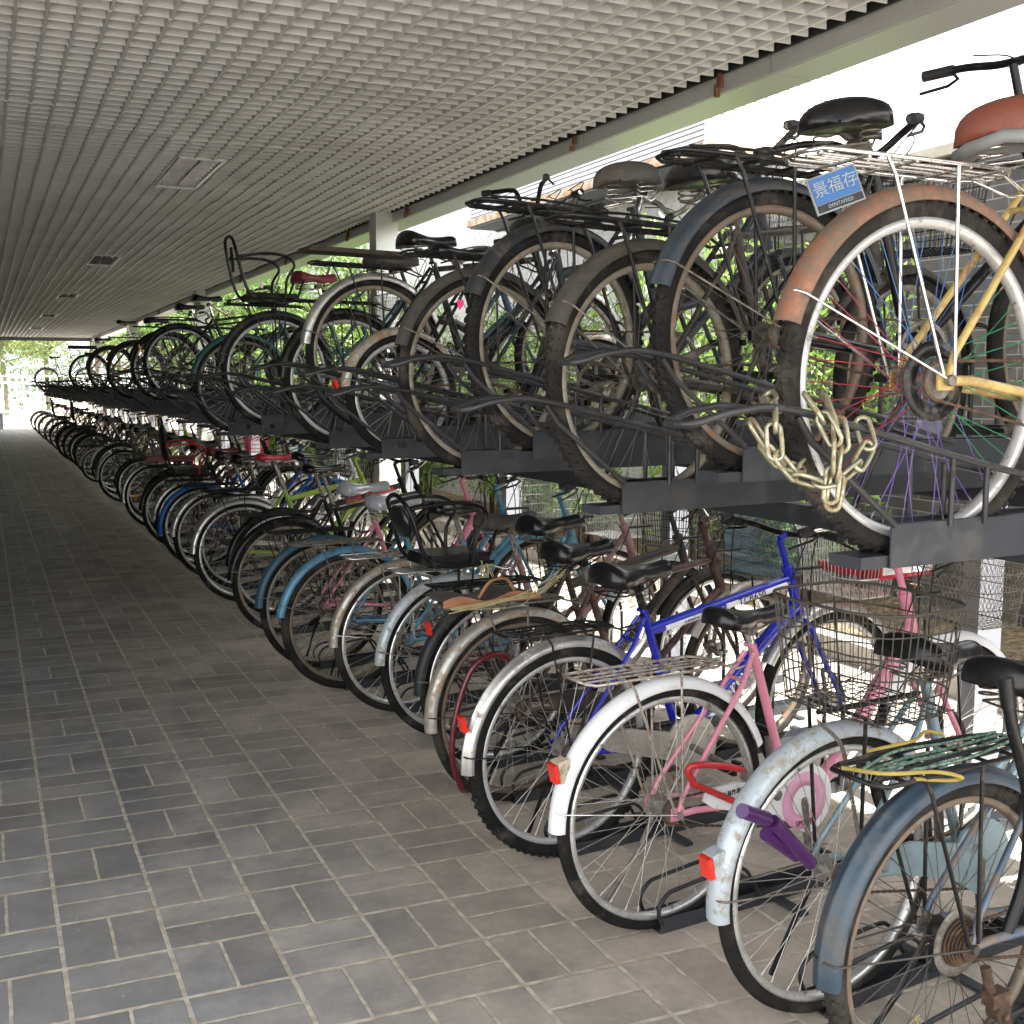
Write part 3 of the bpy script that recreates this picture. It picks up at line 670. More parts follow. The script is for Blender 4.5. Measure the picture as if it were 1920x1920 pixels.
for y, s in ((1.2, 1.), (2.9, .7), (4.7, 1.), (6.2, .5), (9.2, .7), (10.9, .9), (13.4, .8), (16, .9), (19.5, 1), (24, 1)):
    part('rusty_hanger', MB().box((3.362, y, 2.985), (.025, .03*s+.012, .05*s+.02), taper=.7).box((3.358, y+.02, 2.94), (.024, .02, .06*s)), mat('orange rust', (.2, .09, .045), .8, dirt=(.14, .06, .03), dirt_amt=.5, bump=.5), shel)
refl = mat('mirror louvre', (.5, .5, .52), .12, .9, var=.05); 
for k, y in enumerate((8.45, 14.7, 20.8, 26.9, 33.0)):
    L = thing('ceiling_light', ['recessed ceiling light with mirror louvre, nearest and largest one in the grid ceiling', 'second recessed ceiling light from the camera in the grid ceiling', 'third recessed ceiling light from the camera, small and dark', 'fourth recessed ceiling light, tiny in the distant ceiling', 'farthest recessed ceiling light, a thin sliver near the far end'][k], 'ceiling light', (1.42, y, 3.0), 0, 'recessed lights along the ceiling')
    part('light_frame', MB().box((-.147, 0, .004), (.014, 1.21, .02)).box((.147, 0, .004), (.014, 1.21, .02)).box((0, -.605, .004), (.28, .014, .02)).box((0, .605, .004), (.28, .014, .02)).box((0, 0, .102), (.31, 1.22, .006)), M['white'] if k == 0 else alum, L, ('lf', 0))
    b = MB()
    for x in (-.07, .07):
        for s in (-1, 1): b.add([(x+s*.066, -.59, .008), (x+s*.066, .59, .008), (x+s*.02, .59, .09), (x+s*.02, -.59, .09)], [(0, 1, 2, 3)], 0, False)
        for i in range(11):
            yy = -.54+i*.108; b.add([(x-.064, yy-.002, .010), (x+.064, yy-.002, .010), (x+.05, yy-.014, .06), (x-.05, yy-.014, .06)], [(0, 1, 2, 3)], 0, False)
            b.add([(x-.064, yy+.002, .010), (x+.064, yy+.002, .010), (x+.05, yy+.014, .06), (x-.05, yy+.014, .06)], [(0, 1, 2, 3)], 0, False)
    part('louvre', b, refl, L, ('lo', 0))
    part('lamp_tube', MB().cyl((-.07, -.56, .075), (-.07, .56, .075), .013).cyl((.07, -.56, .075), (.07, .56, .075), .013), M['trim'], L, ('lt', 0))
# ------------------------------------------------------------------ walls and building behind
dkbrick = brick_mat('dark grey brick', (.07, .066, .068), (.12, .112, .11), (.27, .26, .25)); litbrick = brick_mat('daylit pale brick', (.68, .65, .65), (.76, .73, .72), (.85, .84, .83))  # pale copy: strong daylight on the building is put into its brick colour
w = thing('brick_wall', 'dark grey brick boundary wall with stone coping beyond the racks', 'wall', (5.73, 2, 0))
part('wall_face', MB().box((.12, 0, 1.48), (.24, 12, 2.96)), dkbrick, w); part('coping', MB().box((.12, 0, 3.0), (.34, 12, .07)), concrete_mat('coping stone', (.5, .46, .38)), w)
w = thing('brick_building', 'pale brick building with white louvred bay above rusty cornice', 'building', (5.73, 8, 0))
part('wall', MB().box((1.2, 13, 1.9), (2.4, 26, 3.8)), litbrick, w)
bay = part('bay', MB().box((.04, 1.78, 4.27), (1.14, 4.63, 1.78)).box((.66, -.50, 4.3), (.10, .06, 1.7)), siding_mat(), w)
part('cornice', MB().box((.04, 1.78, 3.335), (1.2, 4.7, .08)), mat('rusty tan cornice', (.66, .52, .38), .6, dirt=(.45, .24, .1), dirt_amt=.4), bay)
part('soffit', MB().box((.04, 1.78, 3.285), (1.16, 4.6, .02)).box((-.2, 1.78, 3.268), (.04, 4.6, .014)), mat('dark soffit panel', (.10, .105, .115), .5), bay)
w = thing('added_side_wall', 'unseen dark brick wall added to shade the left side of the aisle', 'wall', (-1.3, 0, 0)); w.name = 'unseen_side_wall'  # unseen wall, added so the left of the aisle stays dark
part('wall_face', MB().box((0, 21, 1.75), (.2, 36, 3.5)), dkbrick, w)
# ------------------------------------------------------------------ vegetation
def leaves(b, n, f, size, r_):
    for _ in range(n):
        p = Vector(f(r_)); a = Vector((r_.gauss(0, 1), r_.gauss(0, 1), r_.gauss(0, .6))).normalized(); u = a.orthogonal().normalized(); v = a.cross(u)
        q = r_.uniform(0, 2*pi); u, v = u*cos(q)+v*sin(q), v*cos(q)-u*sin(q); s = size*r_.uniform(.6, 1.3)
        b.add([p-u*s*.42, p+v*s*.9*.5-u*s*.05, p+u*s*.0+v*s*1.4, p+u*s*.42+v*s*.35], [(0, 1, 2, 3)], 0, False)
def crown_fn(clumps):
    def f(r_):
        c, q = clumps[int(r_.random()**1.0*len(clumps))]; d = Vector((r_.gauss(0, 1), r_.gauss(0, 1), r_.gauss(0, 1))).normalized()*q*(r_.random()**.4)
        return (c[0]+d.x, c[1]+d.y, c[2]+d.z*.8)
    return f
def plant_mesh(kind, seed):
    r_ = random.Random(seed); st = MB(); lf = MB()
    if kind == 'shrub':
        cl = []
        for i in range(9):
            a, d = r_.uniform(0, 2*pi), r_.uniform(0, .25); top = (d*cos(a)*2.6, d*sin(a)*2.6, r_.uniform(1.7, 2.5))
            st.tube(bez([(d*cos(a)*.5, d*sin(a)*.5, 0), (d*cos(a), d*sin(a), .9), top], 4), [.014-.0012*i_ for i_ in range(9)], 6)
            for k in range(9): t = .2+.8*k/8; cl.append(((top[0]*t+r_.uniform(-.2, .2), top[1]*t+r_.uniform(-.2, .2), top[2]*t), r_.uniform(.16, .34)))
        leaves(lf, 3600, crown_fn(cl), .055, r_)
    else:
        Ht = 5.2 if kind == 'tree' else 7.5; cl = []
        st.tube([(0, 0, -.1), (.05, .03, Ht*.25), (.0, .1, Ht*.5), (.1, .05, Ht*.8)], [.13, .10, .075, .03], 10)
        for i in range(14):
            a = i*2.4+r_.uniform(-.3, .3); z = Ht*r_.uniform(.3, .75); L_ = r_.uniform(.8, 1.8)*(1.0 if kind == 'tree' else 1.5); e = (L_*cos(a), L_*sin(a), z+r_.uniform(.2, 1.1))
            st.tube(bez([(.03, .05, z-.3), (e[0]*.5, e[1]*.5, z+.1), e], 4), [.04-.0035*i_ for i_ in range(9)], 6)
            for k in range(5): t = .35+.16*k; cl.append(((e[0]*t+r_.uniform(-.3, .3), e[1]*t+r_.uniform(-.3, .3), z+(e[2]-z)*t+r_.uniform(-.25, .45)), r_.uniform(.28, .6)))
        leaves(lf, 6000 if kind == 'tree' else 7500, crown_fn(cl), .10 if kind == 'tree' else .16, r_)
    return st, lf
def plant(kind, seed, loc, rz, sc, label, group, lm, names):
    t = thing(names[0], label, names[1], loc, rz, group); t.scale = (sc, sc, sc)
    key = (kind, seed)
    if key not in CACHE: CACHE[key] = plant_mesh(kind, seed)
    st, lf = CACHE[key]
    part(names[2], lambda: st, bark, t, ('st', kind, seed)); part(names[3], lambda: lf, lm, t, ('lf', kind, seed))
for k in range(13):
    y = 5.9+k*1.35
    where = ['nearest to the camera, seen through the upper wheels'] if k == 0 else ['%s leafy green shrub from the camera along the brick building' % ['second', 'third', 'fourth', 'fifth', 'sixth', 'seventh', 'eighth', 'ninth', 'tenth', 'eleventh', 'twelfth', 'farthest'][k-1]]
    plant('shrub', k % 3, (4.95+.2*sin(k*2.1), y, .02), k*1.7, 1.0+.12*sin(k*1.3), 'bright green shrub '+where[0] if k == 0 else where[0], 'shrubs in the planting bed', LEAF1, ('shrub', 'shrub', 'stem', 'foliage'))
OR = ['first', 'second', 'third', 'fourth', 'fifth', 'sixth', 'seventh', 'eighth', 'ninth', 'tenth', 'eleventh', 'twelfth', 'thirteenth', 'fourteenth', 'fifteenth', 'sixteenth', 'seventeenth', 'eighteenth', 'nineteenth', 'twentieth']
for k, (x, y, sc) in enumerate([(4.9, 17.5, .8), (5.0, 21.5, .85), (4.8, 25.5, .85), (5.2, 30, .9), (4.9, 35, .95), (5.4, 40, 1.)]):
    plant('tree', k % 2, (x, y, 0), k*2.2, sc, '%s tree counted from the camera, behind the upper bicycles and columns' % OR[k], 'trees along the right side', LEAF2, ('broadleaf_tree', 'tree', 'trunk', 'crown'))
for k, (x, y, sc) in enumerate([(-3.2, 56, 1.), (1.0, 57, 1.1), (4.6, 55, .95), (8.5, 57, 1.1), (-1.0, 62, 1.15), (3.2, 64, 1.2), (6.6, 63, 1.1), (12.5, 58, 1.1)]):
    plant('far', 5+k % 2, (x, y, 0), k*1.9, sc, 'pale green sunlit tree beyond the far white fence, %s from the left' % OR[[1, 3, 5, 6, 2, 4, 7, 0][k] if k != 7 else 7] if k else 'pale green sunlit tree beyond the far white fence, leftmost of them', 'trees beyond the far fence', LEAF3, ('broadleaf_tree', 'tree', 'trunk', 'crown'))
b = MB(); r_ = random.Random(4)
leaves(b, 9000, lambda r: (r.uniform(-9, 16), 51.5+r.uniform(-.9, .9), 2.9*r.random()**.8), .15, r_)
part('hedge', b, LEAF4, None, label='dense sunlit hedge running behind the far white fence', category='hedge')
# far fence and planter
fe = thing('metal_fence', 'white metal picket fence across the far end of the aisle', 'fence', (0, 48.5, 0))
b = MB()
for i in range(96): x = -9+i*.25; b.box((x, 0, 1.05+(.0)), (.045, .045, 1.55))
wm = M['white']; part('picket', b, wm, fe, kind='stuff'); part('rail', MB().box((3, 0, .42), (24.4, .05, .07)).box((3, 0, 1.55), (24.4, .05, .07)).box((3, 0, 1.82), (24.4, .04, .05)), wm, fe)
for i in range(10): part('arch', MB().tube([(-8+i*2.4+.7*cos(a), 0, 1.82+.42*sin(a)) for a in [pi*k/10 for k in range(11)]], .025, 6), wm, fe)
part('fence_base', MB().box((3, 0, .12), (24.4, .3, .28)), concrete_mat('cream plinth', (.55, .5, .38)), fe)
part('planter', MB().box((-.15, 41.5, .24), (1.5, .9, .5)).box((-.15, 41.5, .51), (1.6, 1., .05)), concrete_mat('grey granite', (.24, .22, .22)), None, label='grey granite block planter at the far left end of the aisle', category='planter')
# fallen leaves and a cigarette end
b = MB(); r_ = random.Random(9); brown = mat('fallen dry leaf', (.32, .2, .09), .8, var=.5, scale=3)
for _ in range(900):
    x, y = r_.uniform(2.2, 5.6), r_.uniform(.5, 16)
    if x < 3.9 and r_.random() < .8: continue
    s = r_.uniform(.015, .045); a = r_.uniform(0, 6.3); z = .012+(0.05 if x > 4.27 else 0); u = Vector((cos(a), sin(a), r_.uniform(-.2, .3)))*s; v = Vector((-sin(a), cos(a), r_.uniform(-.3, .3)))*s*.5
    p = Vector((x, y, z+s*.3)); b.add([p-u, p-v, p+u, p+v], [(0, 1, 2, 3)], 0, False)
part('fallen_leaves', b, brown, None, kind='stuff', label='dry fallen leaves scattered on the paving and planting bed', category='leaves')
c_ = thing('cigarette_end', 'yellow cigarette end lying on the paving below the silver mudguard bicycle', 'cigarette end', (1.35, 2.07, .006), R(-35))
part('filter', MB().cyl((0, 0, 0), (.03, 0, 0), .004), mat('yellow filter paper', (.75, .6, .25), .8), c_); part('paper_end', MB().cyl((.03, 0, 0), (.038, 0, 0), .0041), M['white'], c_)
# ------------------------------------------------------------------ racks
def tray_proto():
    t = thing('rack_tray', 'x', 'rack tray', (0, 0, 0), R(4), 'upper rack trays'); w, h = .046, .08
    prof = [(-w, h), (-w, 0), (w, 0), (w, h)]; b = MB(); L = 1.86
    for (y, s0, s1) in ((-w, 0, L), (w, .02, L)): b.box(((s0+s1)/2, y, h/2), (s1-s0, .0035, h)); b.box(((s0+s1)/2, y-.006*(1 if y < 0 else -1)*-1, h-.001), (s1-s0, .014, .003))
    b.box((L/2, 0, .002), (L, .088, .0035)); b.box((-.03, 0, .012), (.07, .08, .022))
    part('channel', b, M['tray'], t)
    for s in (-1, 1):
        b = MB(); y = s*.05
        b.tube(bez([(.70, y, .075), (.42, y, .146), (.236, y, .183), (-.23, y*1.15, .287), (-.36, y*1.1, .292), (-.44, y*.75, .272), (-.452, 0, .27)], 5), .0068, 8)
        b.tube([(.005, y, .08), (-.20, y, .235), (-.235, y, .28)], .0066, 8)
        for x, zt in ((.244, .18), (.15, .2)): b.tube([(x, y, .07), (x, y, zt)], .006, 6)
        part('lift_rail', b, M['tube'], t)
    b = MB().tube(bez([(1.5, -.05, .07), (1.5, -.05, .4), (1.46, -.04, .5), (1.44, 0, .52), (1.46, .04, .5), (1.5, .05, .4), (1.5, .05, .07)], 4), .008, 8)
    part('wheel_hoop', b, M['tube'], t)
    return t
def chan_proto():
    t = thing('floor_channel', 'x', 'floor rack', (0, 0, 0), R(4), 'floor rack channels'); w, h, L = .034, .042, 1.86
    b = MB()
    for y in (-w, w): b.box((L/2, y, h/2), (L, .003, h))
    b.box((L/2, 0, .0017), (L, .064, .0033)); part('channel', b, M['tray'], t)
    for s in (-1, 1):
        y = s*.043
        part('hoop', MB().tube(bez([(.0, y, .028), (-.014, y, .075), (.012, y, .112), (.06, y, .124), (.24, y, .140), (.285, y, .128), (.31, y, .10), (.35, y, .03)], 5), .0058, 8), M['tube'], t)
    part('cross_bar', MB().box((.42, 0, .006), (.03, .30, .01)).box((1.5, 0, .006), (.03, .30, .01)), M['tray'], t)
    part('wheel_hoop', MB().tube(bez([(1.2, -.045, .03), (1.2, -.045, .35), (1.17, -.03, .44), (1.15, 0, .46), (1.17, .03, .44), (1.2, .045, .35), (1.2, .045, .03)], 4), .008, 8), M['tube'], t)
    return t
# ------------------------------------------------------------------ bicycles
UG, LG = 'bicycles on the upper rack', 'bicycles in the floor rack'
def pad(root, m, x0, x1, z, w=.13, h=.03, name='carrier_pad', tilt=0):
    return part(name, MB().box(((x0+x1)/2, 0, z+h/2), (x1-x0, w, h), taper=.94), M[m], root)
U = []   # (loc, heading) of every upper bicycle, to hang its tray
def up(label, x, y, z, c, hd=4.):
    U.append((x, y, z, 4+(hd-4)*.35, label)); return bike(label, (x, y, z+.006), c, group=UG, heading=hd)
u1 = up('upper rack bicycle with rusty copper mudguard, rainbow spokes and brown saddle', 1.595, 1.572, 1.165,
  dict(guard='copper', g1=163, gw=.055, tyre='tyred', knob=True, rim='silver', rainbow=True, spoke='steel', frame='yellow', type='single', forkm='chrome', saddle='broad', saddlem='vinylbr', springm='chrome', sh=.03, srot=16, stilt=-4, post='chrome', carrier='std', carrierm='chrome', barm='black', stem=.19, bar='city', staym='chrome', ca=20, metal='chrome', tw=.042, disc='black'), 0.5)
sd = [o for o in u1.children if o.name.startswith('saddle')][0]; sd.location.x += .01; sd.scale = (1.08, 1.08, 1.1)
for o in u1.children:
    if o.name.startswith('seat_post'): o.location.x += .0
part('trim_band', MB().tube([(-.153, 0, .012), (-.145, .07, .0), (-.11, .108, -.004), (-.05, .104, .0), (.0, .07, .012), (.06, .034, .018), (.12, .02, .022), (.128, 0, .024), (.12, -.02, .022), (.06, -.034, .018), (.0, -.07, .012), (-.05, -.104, .0), (-.11, -.108, -.004), (-.145, -.07, 0)], .012, 8, closed=True), M['trim'], sd)
text('lettering', '来福特', M['inkw'], sd, .021, Matrix.Translation((-.118, -.093, .030)) @ Matrix.Rotation(R(-38), 4, 'Z') @ Matrix.Rotation(R(84), 4, 'X'))
pl = part('number_plate', MB().box((0, 0, 0), (.105, .003, .072)), M['trim'], u1); pl.scale = (.88, 1, .88); pl.location = (-.275, -.06, .655); pl.rotation_euler = (R(-6), R(-20), R(-14))
part('plate_face', MB().box((0, -.0025, .008), (.097, .002, .05)), M['platb'], pl); part('plate_foot', MB().box((0, -.0025, -.026), (.097, .002, .014)), M['ink'], pl)
text('plate_lettering', '景福存', M['inkg'], pl, .032, Matrix.Translation((0, -.0042, .008)) @ Matrix.Rotation(pi/2, 4, 'X')); text('plate_lettering', 'DENTAFEED', M['inkg'], pl, .010, Matrix.Translation((0, -.0042, -.026)) @ Matrix.Rotation(pi/2, 4, 'X'))
up('upper rack black bicycle with faded navy mudguard and brown rim', 1.69, 2.14, 1.275,
  dict(guard='navyf', g1=163, gw=.07, rib=True, tyre='tyre', knob=True, rim='rimr', spoke='spoked', frame='black', type='diamond', saddle='broad', sh=.045, sx=-.03, srot=30, carrier='heavy', bar='flat', barm='black', stem=.23, tw=.044, ca=200), 2)
up('upper rack dusty bicycle with mud caked grey mudguard and thick treaded tyre', 1.57, 2.48, 1.17,
  dict(guard='dustf', g1=157, gw=.07, tyre='tyred', knob=True, rim='rimc', spoke='spoked', frame='brownf', type='diamond', saddle='broad', saddlem='vinyl', sh=.08, carrier='heavy', stem=.15, barm='black', tw=.044, fbasket=dict(m='black', rr=.0018, h=.25), ca=160), 10)
u4 = up('upper rack black bicycle with grey sprung saddle and pink heart sticker on mudguard', 1.57, 2.99, 1.28,
  dict(guard='darkf', g1=158, gw=.066, tyre='tyre', knob=True, rim='rimc', spoke='spoked', frame='navyf', type='step', saddle='broad', saddlem='vinylg', springm='chrome', sh=.05, sx=.05, srot=22, carrier='heavy', stem=.13, barm='steel', fbasket=dict(m='silvf', mesh=True, rr=.0016), tw=.044, ca=20), 11)
hs = part('sticker', MB().plate([(0, -.016), (.012, -.002), (.016, .008), (.010, .015), (.003, .013), (0, .008), (-.003, .013), (-.010, .015), (-.016, .008), (-.012, -.002)], -.0005, .0005), M['pinkp'], u4); hs.location = (-.352, -.0, .435); hs.rotation_euler = (0, R(10), R(-86))
up('upper rack bicycle with dull grey mudguard beside the pink heart sticker', 1.555, 3.50, 1.195,
  dict(guard='dustf', g1=165, gw=.05, tyre='tyred', rim='rimc', spoke='spoked', frame='navyf', type='mtb', saddle='wide', sh=.04, carrier='std', stem=.1, barm='chrome', bar='city', post='chrome', tw=.036, lod=0), 10)
up('small wheeled black folding bicycle with chrome mudguard and red reflector on the upper rack', 1.58, 4.40, 1.195,
  dict(guard='silvr', g1=175, r=.255, tw=.042, wb=.98, rim='silver', spoke='spoke', frame='black', type='single', saddle='sport', sh=.1, bar='flat', ref='redref', refa=2, stem=.2, lod=1, g0=30), 6)
u7 = up('bicycle with silver mudguard and plank topped carrier on the upper rack', 1.60, 4.80, 1.29,
  dict(guard='silvf', g1=173, gw=.055, rim='rimc', tyre='tyre', spoke='spoked', frame='black', type='diamond', saddle='wide', saddlem='vinyl', springm='chrome', post='chrome', sh=.06, carrier='std', bar='riser', barm='black', stem=.19, lod=0), 8)
pad(u7, 'wood', -.34, .16, .765, .15, .02, 'plank')
up('dark upper rack bicycle tucked beneath the plank topped silver mudguard one', 1.63, 5.34, 1.19, dict(guard='black', r=.325, rim='silver', frame='tealb', type='step', saddle='wide', saddlem='vinylg', carrier='std', lod=1))
up('black bicycle carrying a tall black child seat on the upper rack', 1.60, 6.66, 1.235,
  dict(guard='darkf', g1=172, rim='silver', frame='tealf', forkm='black', type='step', saddle='broad', saddlem='maroonv', sh=.10, carrier='std', childseat=dict(h=.36, open=1), lod=0, stem=.14, disc='black'))
up('teal bicycle with teal mudguard beside the child seat bicycle on the upper rack', 1.62, 7.75, 1.15, dict(guard='tealf', g1=172, rim='steel', tyre='tyre', frame='tealf', type='step', saddle='broad', saddlem='vinyl', carrier='std', sh=.14, lod=1, fbasket=dict(m='silvf')))
up('upper rack black bicycle with empty carrier, first beyond the teal one', 1.62, 10.3, 1.34, dict(guard='black', g1=160, rim='silver', frame='black', type='diamond', saddle='broad', carrier='heavy', lod=1, sh=.12, ref='amber', refa=1))
up('upper rack black bicycle, second beyond the teal one', 1.63, 11.3, 1.32, dict(guard='black', g1=170, rim='silver', frame='black', type='diamond', saddle='wide', carrier='std', lod=1))
up('upper rack black bicycle, third beyond the teal one', 1.64, 13.7, 1.31, dict(guard='black', g1=160, rim='steel', frame='black', type='diamond', saddle='wide', carrier='std', lod=1))
up('distant upper rack black bicycle with its slim saddle raised high', 1.69, 16.9, 1.35, dict(guard='black', g1=175, rim='steel', frame='black', type='diamond', saddle='sport', sh=.24, lod=1))
b_ = up('distant black bicycle with thick padded carrier on the upper rack', 1.69, 20.6, 1.34, dict(guard='black', g1=100, rim='alu', frame='orange', forkm='black', type='step', saddle='wide', carrier='std', lod=1, fbasket=dict(m='steel')))
pad(b_, 'black', -.33, .14, .75, .15, .06)
up('silver bicycle with small black saddle, farthest on the upper rack', 1.70, 34.6, 1.28, dict(guard='alu', g1=178, rim='alu', frame='pblue', type='step', saddle='wide', sh=.18, lod=1))
# trays
tp = tray_proto(); first = True
slots = [(x, y, z, h, 'dark grey upper rack tray holding the '+l) for x, y, z, h, l in U]
ys_ = [u[1] for u in U]
y = 3.98; k = 1; low = False
while y < 35.5:
    if min(abs(y-q) for q in ys_) > .30: slots.append((1.60 if y < 10 else 1.66, y, 1.26 if k % 2 else 1.17, 4., None))
    y += .52 if y < 10 else .8; k += 1
for x, y, z, h_, l in slots:
    t = tp if first else copy_tree(tp); first = False
    t.location = (x-(.115 if y < 8 else .05), y-.008, z); t.rotation_euler = (0, 0, R(h_))
    if l is None:
        l = 'empty dark grey tray of the upper rack in the row behind the camera side bicycles' if y < 6.8 else 'empty dark grey tray in the dim far stretch of the upper rack'
    else:
        l = l.replace(' on the upper rack', '').split(', ')[0]; l = ' '.join(l.split()[:16])
    t['label'] = l
rk = thing('two_tier_rack', 'dark grey steel structure with pale grey posts carrying the upper rack trays', 'bicycle rack', (3.3, 18, 0))
b = MB(); yy = -1.2
while yy < 35.5:
    part('post', MB().box((.0, 0, .60), (.12, .08, 1.2)).box((.0, 0, .01), (.2, .16, .02)), M['postm'], rk, ('post',)).location = (0, yy-18+.05, 0); yy += 2.03
part('long_beam', MB().box((-.10, 0, 1.12), (.06, 35.6, .07)).box((-1.1, 0, 1.115), (.06, 35.6, .06)), M['tray'], rk)
part('cross_arm', MB().box((0, 0, 0), (.001, .001, .001)), M['tray'], rk) if False else None
# ---- floor row
LW = []
def lo(label, x, y, c, hd=4., z=.004, chan=True):
    if y > 1.9: x, y = x*.968, y*.968
    if chan: LW.append((x, y, hd, label))
    return bike(label, (x, y, z), c, group=LG, heading=hd)
l1 = lo('rusting blue grey bicycle with knobbly tyre and derailleur, nearest in the floor rack', 1.78, 1.62,
  dict(guard='bluegf', g1=183, gw=.066, rib=True, tyre='tyred', knob=True, rim='rimr', spoke='spoked', frame='steelb', type='single', saddle='broad', saddlem='vinyl', springm='rustm', carrier='heavy', carrierm='bplast', tw=.046, cassette=True, disc='steel', ca=250, sh=.08, kickdown=1, staym='spoked'))
part('derailleur', MB().tube([(.03, -.075, .30), (.035, -.085, .25), (.07, -.085, .21)], .011, 8).box((.05, -.088, .235), (.05, .03, .03)).cyl((.065, -.10, .20), (.065, -.07, .20), .022, 14).cyl((.10, -.10, .13), (.10, -.07, .13), .022, 14).tube([(.062, -.10, .20), (.10, -.10, .13)], .010, 6), M['rustm'], l1)
part('black_stay', MB().tube(bez([(.06, -.10, .38), (.10, -.105, .5), (.09, -.11, .66), (.035, -.11, .80), (.02, -.105, .86)], 6), .0125, 10).tube([(.02, -.105, .86), (.012, -.1, .92)], .015, 10), M['black'], l1)
text('lettering', 'GIANT', M['inky'], l1, .04, side_mtx((.0, .10, .06), R(25)))
l2 = lo('bicycle with scuffed silver mudguard and big black wire basket by its saddle', 1.83, 2.03,
  dict(guard='whited', g1=186, gw=.06, rim='alu', tyre='tyred', frame='pblue', type='step', cguard='pblue', saddle='broad', sh=.035, sx=.07, carrier=None, ref='redref', refh='whited', refa=20, rbasket=dict(L=.33, W=.40, h=.25, x=.085, y=.0, m='spoked', rr=.0018), cr=.085, ca=275, crankm='steel', tw=.037, post='chrome', stilt=8))
for a_, tx in ((148, '王'), (143, '口'), (138, '由'), (133, '木')):
    a_ = R(a_); n_ = (Vector((cos(a_), 0, sin(a_)))*.75+Vector((0, -.66, 0))).normalized(); x_ = Vector((sin(a_), 0, -cos(a_))); y_ = n_.cross(x_)
    mm = Matrix((x_, y_, n_)).transposed().to_4x4(); mm.translation = Vector(((.335+.0215)*cos(a_), -.0165, .335+(.335+.0215)*sin(a_))); text('lettering', tx, M['inkg'], l2, .022, mm)
part('sticker', MB().cyl((-.20, 0, .335+.292), (-.203, 0, .335+.297), .010), M['redref'], l2)
lo('pink bicycle with white mudguards and white chain guard, third in the floor rack', 1.69, 2.56,
  dict(guard='white', g1=180, gw=.054, r=.343, rim='alu', frame='pink', type='single', cguard='white', cgtext='上海性康康新自行车者市', saddle='sport', sh=.06, carrier='std', carrierm='chromer', ref='redref', refh='cream', refa=24, fbasket=dict(m='steel', mesh=True, h=.28, rr=.0014), ca=280, kickm='steel', staym='chrome', tw=.036, wb=1.13, post='chrome', kickdown=1))
l4 = lo('royal blue and white mountain bicycle with silver mudguard and silver wire basket', 1.67, 3.12,
  dict(guard='silvf', g1=183, gw=.05, rib=True, rim='silver', knob=True, frame='royal', type='mtb', cguard='silvf', saddle='wide', sh=.095, post='black', carrier='small', carrierm='black', springm='black', ref='redref', refa=24, bar='flat', barm='black', fbasket=dict(m='silvf', h=.27, rings=4, rr=.002), ca=330, tw=.046, staym='black', wb=1.14))
A = Vector((.86-.05, 0, 0))
def along(p, q, t): return Vector(p).lerp(Vector(q), t)
ht = Vector((1.14-.215, 0, .835)); sc = Vector((.30, 0, .755)); BB = Vector((.455, 0, .29)); hb = Vector((1.14-.155, 0, .675))
p0, p1 = sc+Vector((.02, 0, -.07)), ht-Vector((0, 0, .035)); an = math.atan2((p1-p0).z, (p1-p0).x)
for a, q in ((.10, .46), (.52, .97)): part('white_panel', MB().tube([along(p0, p1, a)+Vector((0, -.0095, 0)), along(p0, p1, q)+Vector((0, -.0095, 0))], .0125, 8), M['white'], l4)
text('lettering', 'TCR650', M['ink'], l4, .036, side_mtx(along(p0, p1, .70)+Vector((0, -.0235, 0)), an))
text('lettering', 'SUPERIOR', M['ink'], l4, .014, side_mtx(along(p0, p1, .27)+Vector((0, -.0235, 0)), an))
q1 = hb+(ht-hb)*.25; an2 = math.atan2((q1-BB).z, (q1-BB).x)
text('lettering', 'Forever', M['inkw'], l4, .072, side_mtx(along(BB, q1, .45)+Vector((0, -.023, 0)), an2), .001)
cd = part('packaging', MB().box((1.35, .0, .82), (.27, .3, .03)).box((1.35, -.15, .84), (.27, .012, .06)), [M['redv']], l4); cd.name = 'red_packaging'
part('label_strip', MB().box((1.35, -.1575, .838), (.25, .003, .032)), M['white'], cd)
lo('maroon bicycle with stained silver mudguard and leather mat on its carrier', 1.74, 3.62,
  dict(guard='silvr', g1=186, gw=.058, rim='rimr', tyre='tyred', frame='maroon', type='diamond', cguard='brownf', saddle='wide', sh=.10, post='steel', springm='black', carrier='std', carrierm='steel', ca=200, barm='chrome', fbasket=dict(m='tealb', mesh=True), staym='rustm', tw=.038))
l5 = bpy.context.scene.objects.get('bicycle')
l6 = lo('dark brown bicycle with dark grey mudguard hidden behind the maroon one in the floor rack', 1.84, 4.0,
  dict(guard='darkf', g1=182, rim='alu', frame='brownf', type='mtb', saddle='wide', sh=.15, carrier='std', bar='city', spoke='spoked', fbasket=dict(m='steel'), ref='redref', refa=40))
text('lettering', 'FACTION', M['inkg'], l6, .05, side_mtx((.62, -.03, .47), R(43)))
lo('bicycle with bright silver white mudguard carrying a low black child seat in the floor rack', 1.82, 4.42,
  dict(guard='whited', g1=178, gw=.055, rim='alu', frame='mauve', type='step', saddle='wide', saddlem='vinylg', sh=.12, carrier='std', carrierm='chrome', childseat=dict(h=.29), ca=30, fbasket=dict(m='black')))
lo('pale blue bicycle with rust flaked silver mudguard in the floor rack', 1.75, 4.87,
  dict(guard='silvr', g1=180, gw=.052, rim='alu', tyre='tyred', frame='skyf', type='single', cguard='skyf', saddle='sport', saddlem='vinyl', sh=.14, carrier='std', carrierm='chrome', ref=None, fbasket=dict(m='silvf', rr=.0018), staym='chrome'))
lo('bicycle with sky blue mudguards and a rusty brown rim in the floor rack', 1.63, 5.38, dict(guard='skyf', g1=172, gw=.05, rim='rimr', tyre='tyred', spoke='spoked', frame='skyf', type='step', saddle='wide', saddlem='clear', carrier='std', carrierm='steel', sh=.12, tw=.044, fbasket=dict(m='silvf')))
